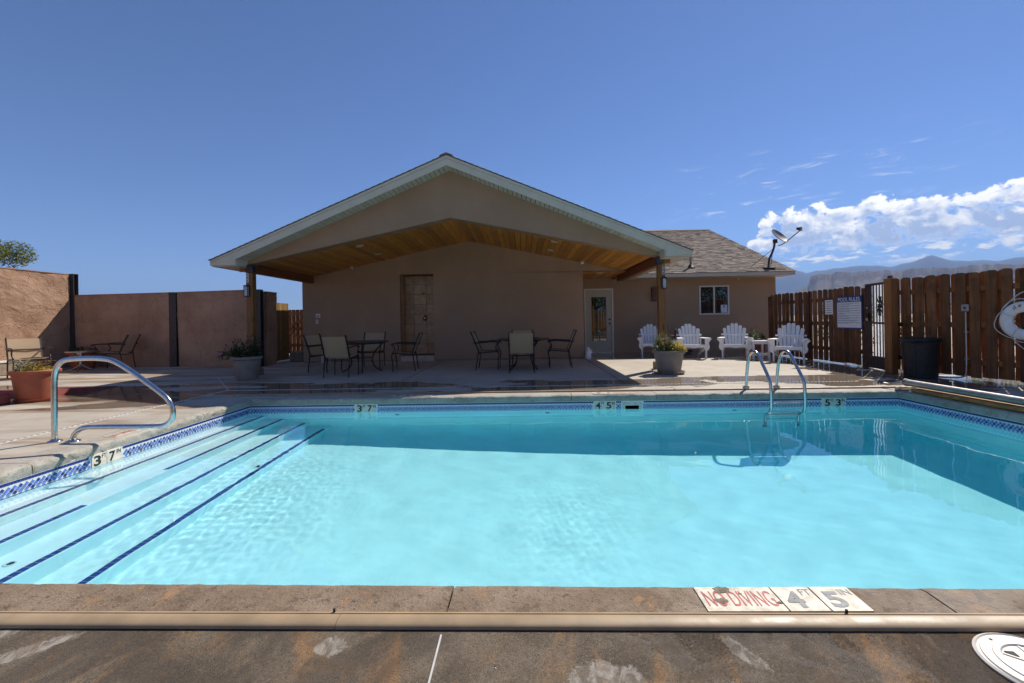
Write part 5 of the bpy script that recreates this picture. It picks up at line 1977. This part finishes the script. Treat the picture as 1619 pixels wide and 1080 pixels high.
# picket fence with the pool rules, running back from the iron gate
fa = thing('wooden_fence', 'brown spaced board fence carrying the pool rules sign', 'fence', (7.25, 11.3, 0))
fy = 13.02
k = 0
while fy > 9.60:
    tilt = random.gauss(0, .004)
    board(fa, Matrix.Translation((0, fy - 11.3, .035 + random.uniform(-.014, .012))) @ Matrix.Rotation(R(90) + random.gauss(0, .018), 4, 'Z') @ Matrix.Rotation(tilt, 4, 'Y'), .14 if k != 9 else .15, 1.70, 'fence_wood')
    fy -= .188 if fy > 10.6 else .165
    k += 1
for z in (.32, .92, 1.48):
    MB().box((7.262, 9.58, z - .045), (7.30, 13.1, z + .045), .004).build('rail', 'fence_wood', fa, world=True)
for y in (13.10, 11.36, 9.62):
    MB().box((7.20 if y != 9.62 else 7.265, y - .045, 0), (7.30 if y != 9.62 else 7.36, y + .045, 1.68), .005).build('post', 'fence_wood', fa, world=True)

# shadow-box fence on the right
f2 = thing('wooden_fence', 'tall dark brown shadow board fence behind the black bin', 'fence', (7.2, 8.55, 0), math.atan2(-.968, .25))
L2 = 4.6
u = -.10
k = 0
while u < L2:
    w_ = random.choice((.132, .138, .138, .145, .15))
    board(f2, Matrix.Translation((u, -.045, .055 + random.uniform(-.01, .012))) @ Matrix.Rotation(random.gauss(0, .01), 4, 'Z') @ Matrix.Rotation(random.gauss(0, .004), 4, 'Y'), w_, 1.735, 'fence_wood')
    board(f2, Matrix.Translation((u + .102, .045, .055)) @ Matrix.Rotation(random.gauss(0, .006), 4, 'Y'), .138, 1.735, 'fence_back', 'back_board')
    u += .204
    k += 1
for z in (.30, .92, 1.52):
    MB().box((0, -.033, z - .045), (L2, .033, z + .045), .004).build('rail', 'fence_back', f2)
o = thing('gate_post', 'thick square brown wooden post between the iron gate and the right fence', 'post', (6.93, 8.50, 0), R(8))
MB().box((-.07, -.075, 0), (.07, .075, 1.79), .008).build('shaft', 'fence_back', o)
MB().box((-.03, -.03, 1.791), (.03, .03, 1.84), .006).build('cap', 'iron_brown', o)
for z in (.30, .92, 1.52):
    MB().box((.07, -.02, z - .04), (.27, .02, z + .04), .004).build('bracket_rail', 'fence_wood', o)

# iron gate
gt = thing('iron_gate', 'brown iron gate with upright bars and a clear panel', 'gate', (7.24, 9.50, 0), math.atan2(8.62 - 9.50, 7.04 - 7.24))
GL = .90
MB().box((0, -.02, .02), (.045, .02, 1.75), .004).build('stile', 'iron_brown', gt)
MB().box((GL - .045, -.02, .02), (GL, .02, 1.75), .004).build('stile', 'iron_brown', gt)
for z0, z1 in ((1.705, 1.75), (.02, .27), (.92, .96)):
    MB().box((.046, -.015, z0), (GL - .046, .015, z1), .003).build('rail', 'iron_brown', gt)
MB().box((.046, -.022, .271), (.26, -.016, 1.704)).build('lock_panel', 'iron_brown', gt)
for i in range(6):
    x = .30 + i * .105
    MB().box((x - .009, -.009, .271), (x + .009, .009, 1.704), .002).build('bar', 'iron_brown', gt)
MB().box((.262, .017, .271), (GL - .046, .021, 1.704)).build('clear_panel', 'gate_mesh', gt)
MB().tube([(.12, -.023, 1.25), (.12, -.07, 1.25), (.21, -.075, 1.25)], .013, 8).build('lever', 'steel', gt)
MB().box((.10, -.055, .98), (.19, -.023, 1.14), .006).build('keypad_lock', 'lamp_black', gt)
MB().box((.11, -.06, .985), (.185, -.0555, 1.04), .002).build('lock_plate', 'trim_beige', gt)
sv = MB().lathe([(.05, -.012), (.05, .012)], 12).xf(Matrix.Translation((.58, -.03, 1.28)) @ Matrix.Rotation(R(90), 4, 'X'))
for a in range(0, 360, 30):
    sv.obox((.58 + .05 * math.cos(R(a)), -.03, 1.28 + .07 * math.sin(R(a))), (.58 + .14 * math.cos(R(a + 12)), -.03, 1.28 + .2 * math.sin(R(a + 12))), .02, .008)
sv.build('ironwork_motif', 'lamp_black', gt)

# signs
def sign(name, label, y0, y1, z0, z1, x):
    return thing(name, label, 'sign', (x, (y0 + y1) / 2, z0)), (lambda u, v, d: (x - d, (y0 + y1) / 2 - u * 1.0, (z0 + z1) / 2 + v))


y0, y1, z0, z1 = 9.60, 10.36, .81, 1.525
sg, fr = sign('pool_rules_sign', 'white POOL RULES board with blue heading on the fence', y0, y1, z0, z1, 7.236)
wS, hS = y1 - y0, z1 - z0
pb = MB().box((-wS / 2, -hS / 2, 0), (wS / 2, hS / 2, .006), .002)
pb.v = [fr(*v) for v in pb.v]
pb.build('blue_border', 'print_blue', sg, world=True)
pb = MB().box((-wS / 2 + .022, -hS / 2 + .022, .0065), (wS / 2 - .022, hS / 2 - .13, .008))
pb.v = [fr(*v) for v in pb.v]
pb.build('white_panel', 'sign_white', sg, world=True)
lettering('heading', 'POOL RULES', 'sign_white', sg, lambda a, b_: fr(a, hS / 2 - .069 + b_, .008), wS - .11, .085, .012)
tl = MB()
rr = random.Random(3)
for row in range(9):
    for sub in range(2):
        v = hS / 2 - .165 - row * .0525 - sub * .019
        u = -wS / 2 + .05
        end = wS / 2 - .06 if sub == 0 else rr.uniform(-.1, .2)
        while u < end:
            l_ = rr.uniform(.012, .05)
            tl.add([fr(u, v, .0092), fr(min(u + l_, end), v, .0092), fr(min(u + l_, end), v + .0085, .0092), fr(u, v + .0085, .0092)], [(0, 1, 2, 3)])
            u += l_ + .008
tl.build('print_lines', 'print_blue', sg, world=True, fix=False)['kind'] = 'stuff'
y0, y1, z0, z1 = 10.49, 10.75, 1.13, 1.47
sg, fr = sign('notice_sign', 'small white notice with red bullets left of the pool rules', y0, y1, z0, z1, 7.236)
wS, hS = y1 - y0, z1 - z0
pb = MB().box((-wS / 2, -hS / 2, 0), (wS / 2, hS / 2, .005), .002)
pb.v = [fr(*v) for v in pb.v]
pb.build('panel', 'sign_white', sg, world=True)
tl, tr = MB(), MB()
for row in range(6):
    v = hS / 2 - .05 - row * .05
    for (u0, u1, mb_, hh) in ((-.09, .1, tl, .014),) if row == 0 else ((-.065, .1, tl, .010), (-.1, -.082, tr, .014)):
        mb_.add([fr(u0, v, .0062), fr(u1, v, .0062), fr(u1, v + hh, .0062), fr(u0, v + hh, .0062)], [(0, 1, 2, 3)])
tl.build('print_lines', 'print_black', sg, world=True, fix=False)
tr.build('red_bullets', 'print_red', sg, world=True, fix=False)

# black bin
tb = thing('trash_bin', 'black plastic trash bin standing before the right fence', 'bin', (6.98, 7.95, 0), R(20))
pr = [(r_ * .93, z) for r_, z in [(.235, 0), (.245, .012), (.275, .62), (.292, .635), (.30, .65), (.30, .675), (.288, .69), (.272, .69), (.262, .62), (.225, .05), (.004, .04)]]
MB().lathe(pr, 40).build('body', 'bin_black', tb, angle=35)
for a in (200, 20):
    MB().tube(smooth_path([(.29 * math.cos(R(a - 14)), .29 * math.sin(R(a - 14)), .63), (.34 * math.cos(R(a - 10)), .34 * math.sin(R(a - 10)), .60), (.34 * math.cos(R(a + 10)), .34 * math.sin(R(a + 10)), .60), (.29 * math.cos(R(a + 14)), .29 * math.sin(R(a + 14)), .63)]), .014, 8).build('handle', 'bin_black', tb, smooth=True)
for a in range(10, 370, 45):
    MB().obox((.229 * math.cos(R(a)), .229 * math.sin(R(a)), .03), (.257 * math.cos(R(a)), .257 * math.sin(R(a)), .61), .05, .012, (math.cos(R(a)), math.sin(R(a)), 0), .004).build('rib', 'bin_black', tb)

# conduit and outlet box on the right fence
D2 = Vector((.25, -.968, 0)).normalized()
N2 = Vector((-D2.y, D2.x, 0)) * -1.0
O2 = Vector((7.2, 8.55, 0))
P2 = lambda u, n_, z: O2 + D2 * u + N2 * n_ + Vector((0, 0, z))
cd = thing('conduit', 'grey electrical conduit with outlet box on the right fence', 'conduit', P2(1.02, .06, 0))
cdm = MB()
q = [P2(.985, .062, 1.14), P2(.985, .115, 1.26), ]
bx = MB()
c_ = P2(1.02, .085, 1.2)
bx.obox(c_ - D2 * .05, c_ + D2 * .05, .05, .115, (0, 0, 1), .006)
b_o = bx.build('outlet_box', 'conduit_metal', cd, world=True)
MB().cyl(c_ + N2 * .026, c_ + N2 * .03, .016, 12).build('socket', 'hole_dark', b_o, world=True)
pth = smooth_path([P2(1.02, .085, 1.14), P2(1.02, .085, .6), P2(1.02, .085, .12), P2(1.0, .10, .05), P2(.9, .15, .022), P2(.55, .22, .016)], 2)
MB().tube(pth, .013, 10).build('pipe', 'conduit_metal', cd, world=True, smooth=True)
for z in (.35, .8):
    c2 = P2(1.02, .07, z)
    MB().obox(c2 - D2 * .03, c2 + D2 * .03, .03, .02).build('clip', 'conduit_metal', cd, world=True)

# life ring with its rope
lr = thing('life_ring', 'white ring buoy hung with a rope loop on the right fence', 'life ring', P2(1.78, .12, .70))
cR = P2(1.775, .135, .985)
Up = Vector((0, 0, 1))
tor = MB()
nR, nr_ = 56, 18
for i in range(nR):
    a = 2 * math.pi * i / nR
    rad = D2 * math.cos(a) + Up * math.sin(a)
    for j in range(nr_):
        b_ = 2 * math.pi * j / nr_
        tor.v.append(tuple(cR + rad * (.212 + .082 * math.cos(b_)) + N2 * .055 * math.sin(b_)))
for i in range(nR):
    for j in range(nr_):
        tor.f.append((i * nr_ + j, i * nr_ + (j + 1) % nr_, ((i + 1) % nR) * nr_ + (j + 1) % nr_, ((i + 1) % nR) * nr_ + j))
tor.mi = [0] * len(tor.f)
ro = tor.build('ring', 'ring_foam', lr, world=True, smooth=True)
cpt = lambda a, r_, n_=.0: cR + (D2 * math.cos(R(a)) + Up * math.sin(R(a))) * r_ + N2 * n_
rp = []
for a0 in (62, 152, 242, 332):
    seg = [cpt(a0, .300, .0), cpt(a0 + 12, .325, .02), cpt(a0 + 45, .36 if a0 != 152 else .38, .03), cpt(a0 + 78, .325, .02)]
    rp += seg
MB().tube(smooth_path(rp + [rp[0]], 2), .0065, 8).build('grab_line', 'rope_white', lr, world=True, smooth=True)
MB().tube(smooth_path([cpt(140, .31, .01), cpt(105, .40, .0), cpt(88, .46, -.03), cpt(70, .38, .0), cpt(50, .30, .02)], 2), .0065, 8).build('hanging_loop', 'rope_white', lr, world=True, smooth=True)
MB().tube(smooth_path([cpt(242, .30, .0), cpt(255, .36, .01), cpt(275, .48, .0), cpt(292, .62, -.02)], 2), .0065, 8).build('rope_tail', 'rope_white', lr, world=True, smooth=True)
MB().cyl(P2(1.80, .0, 1.44), P2(1.80, .10, 1.44), .012, 8).build('hook', 'print_blue', lr, world=True)
for a in (62, 152, 242, 332):
    MB().tube([cR + (D2 * math.cos(R(a)) + Up * math.sin(R(a))) * (.212 + .086 * math.cos(b_)) + N2 * .059 * math.sin(b_) for b_ in np.linspace(0, 2 * math.pi, 16, endpoint=False)], .006, 6, closed=True).build('rope_band', 'rope_white', lr, world=True)
mk = MB()
for (a, da, r0_, r1_) in ((112, 2.5, .20, .25), (118, 2, .19, .235), (98, 5, .205, .25), (99, 4, .215, .225)):
    pts_ = []
    for aa, rr_ in ((a - da, r0_), (a + da, r0_), (a + da, r1_), (a - da, r1_)):
        bb = math.acos(max(-1, min(1, (rr_ - .212) / .082)))
        pts_.append(cR + (D2 * math.cos(R(aa)) + Up * math.sin(R(aa))) * rr_ + N2 * (.055 * math.sin(bb) + .0025))
    mk.add(pts_, [(0, 1, 2, 3)])
mk.build('faded_marks', 'stain_orange', ro, world=True, fix=False)

# --- wooden gate and fence beyond the left end of the house
gw = thing('wooden_gate', 'weathered golden board gate standing open left of the house', 'gate', (-7.26, 12.9, 0))
y = 12.40
while y < 13.62:
    board(gw, Matrix.Translation((random.uniform(-.004, .004), y - 12.9, .04)) @ Matrix.Rotation(R(90), 4, 'Z'), .118, 1.72, 'gate_wood', dog=.012)
    y += .122
for z in (.3, 1.45):
    MB().box((-7.32, 12.36, z - .045), (-7.272, 13.62, z + .045)).build('rail', 'gate_wood', gw, world=True)
g2 = thing('wooden_gate', 'dark closed board gate with diagonal brace at the end of the side passage', 'gate', (-7.9, 15.9, 0))
x = -8.75
while x < -6.95:
    board(g2, Matrix.Translation((x + 7.9, 0, .06)), .135, 1.58, 'fence_wood', dog=.012)
    x += .148
for z in (.35, .95, 1.5):
    MB().box((-8.8, 15.84, z - .05), (-6.9, 15.885, z + .05)).build('rail', 'fence_wood', g2, world=True)
MB().obox((-8.6, 15.83, .95), (-7.5, 15.83, 1.48), .03, .1).build('brace', 'fence_wood', g2, world=True)
MB().obox((-8.6, 15.83, .92), (-7.5, 15.83, .38), .03, .1).build('brace', 'fence_wood', g2, world=True)
o = thing('gate_post', 'dark wooden post hinging the open golden gate', 'post', (-7.42, 12.42, 0))
MB().box((-.06, -.06, 0), (.06, .06, 1.78), .006).build('shaft', 'fence_wood', o)
MB().box((-.07, -.07, 1.781), (.07, .07, 1.80), .004).build('cap', 'fence_wood', o)


# ------------------------------------------------------------------ trees and shrubs
def tree(name, label, loc, h, cr, nleaf, size, m, seed, trunk=.12, crown_z=.62, group=None, squash=.8):
    rd = random.Random(seed)
    o = thing(name, label, 'tree' if trunk > .05 else 'shrub', loc, 0, group)
    tr = MB()
    top = h * crown_z
    tr.tube([(0, 0, -.05), (rd.gauss(0, .04), rd.gauss(0, .04), top * .5), (rd.gauss(0, .1), rd.gauss(0, .1), top)], [trunk, trunk * .8, trunk * .5], 9)
    cl = []
    for k in range(13):
        a = k * 2.4 + rd.uniform(-.4, .4)
        rr_ = cr * rd.uniform(.35, .95)
        zz = top + (h - top) * rd.uniform(-.55, .9)
        e = (rr_ * math.cos(a), rr_ * math.sin(a), zz)
        st_ = top * rd.uniform(.55, 1.0)
        tr.tube([(0, 0, st_), (e[0] * .5, e[1] * .5, (st_ + zz) / 2 + .1 * h * rd.random()), e], [trunk * .4, trunk * .22, trunk * .06], 6)
        cl.append((e, cr * rd.uniform(.22, .46)))
        for _ in range(2):
            f2_ = (e[0] * 1.05 + rd.gauss(0, cr * .25), e[1] * 1.05 + rd.gauss(0, cr * .25), zz + rd.gauss(0, cr * .22))
            cl.append((f2_, cr * rd.uniform(.12, .28)))
    tr.build('trunk', 'bark', o)
    lv = MB()
    tot = sum(r_ ** 2 for _, r_ in cl)
    for c, r_ in cl:
        for _ in range(int(nleaf * r_ ** 2 / tot)):
            d = Vector((rd.gauss(0, 1), rd.gauss(0, 1), rd.gauss(0, 1))).normalized() * r_ * rd.random() ** .45
            leaf(lv, (c[0] + d.x, c[1] + d.y, c[2] + d.z * squash), size * rd.uniform(.6, 1.4), size * rd.uniform(.35, .6), rd.uniform(0, 6.28), rd.uniform(-1.0, .7))
    lv.build('crown', m, o, fix=False)
    return o


tree('leafy_tree', 'yellow green tree rising behind the tall left wall', (-21.2, 15.2, 0), 4.35, 2.3, 40000, .12, 'leaf_tree', 12, .14, .58)
bushes = [(9.6, 13.3, 1.35, .8, 'round green bush seen through the fence next to the house'), (9.9, 11.8, 1.5, .9, 'round green bush seen through the fence behind the fourth garden chair'), (10.6, 10.3, 1.3, .9, 'pale green bush seen through the fence beside the pool rules'),
          (12.5, 11.8, 1.2, .7, 'green bush seen through the bars of the iron gate')]
for i, (x, y, h, cr, lab) in enumerate(bushes):
    tree('garden_bush', lab, (x, y, 0), h, cr, 1800, .09, 'leaf_bush', 40 + i, .04, .5, 'bushes beyond the fence')
# the far side of the pool yard, behind the viewer: what the door and window glass mirror
bf = thing('wooden_fence', 'board fence across the yard mirrored in the house window', 'fence', (0, -6.6, 0))
for i in range(120):
    board(bf, Matrix.Translation((-12.2 + i * .205, 0, .05)), .145, 1.75, 'gate_wood')
for z in (.3, 1.5):
    MB().box((-12.4, .03, z - .045), (12.3, .07, z + .045)).build('rail', 'gate_wood', bf)
for i, (x, y, h, cr, lab) in enumerate([(6.5, -10, 6.5, 3.0, 'tree mirrored in the glass of the house door'), (14.5, -9.5, 7, 3.2, 'broad tree mirrored in the left half of the window'), (18.5, -10, 7, 3.2, 'tree mirrored in the window beside the notice')]):
    tree('yard_tree', lab, (x, y, 0), h, cr, 7000, .26, 'leaf_tree', 80 + i, .16, .5, 'trees across the yard')

# ------------------------------------------------------------------ air
hz = MB().box((-8100, -8100, -3.5), (8100, 8100, 575))
tag(hz.build('haze', 'haze'), 'thin blue desert haze', kind='stuff')

# sun through the rippled water reaches everything that stands in it
for o in COL.objects:
    if o.type == 'MESH':
        r_ = o
        while r_.parent:
            r_ = r_.parent
        if r_ in (pool, ld):
            o.cycles.is_caustics_receiver = True
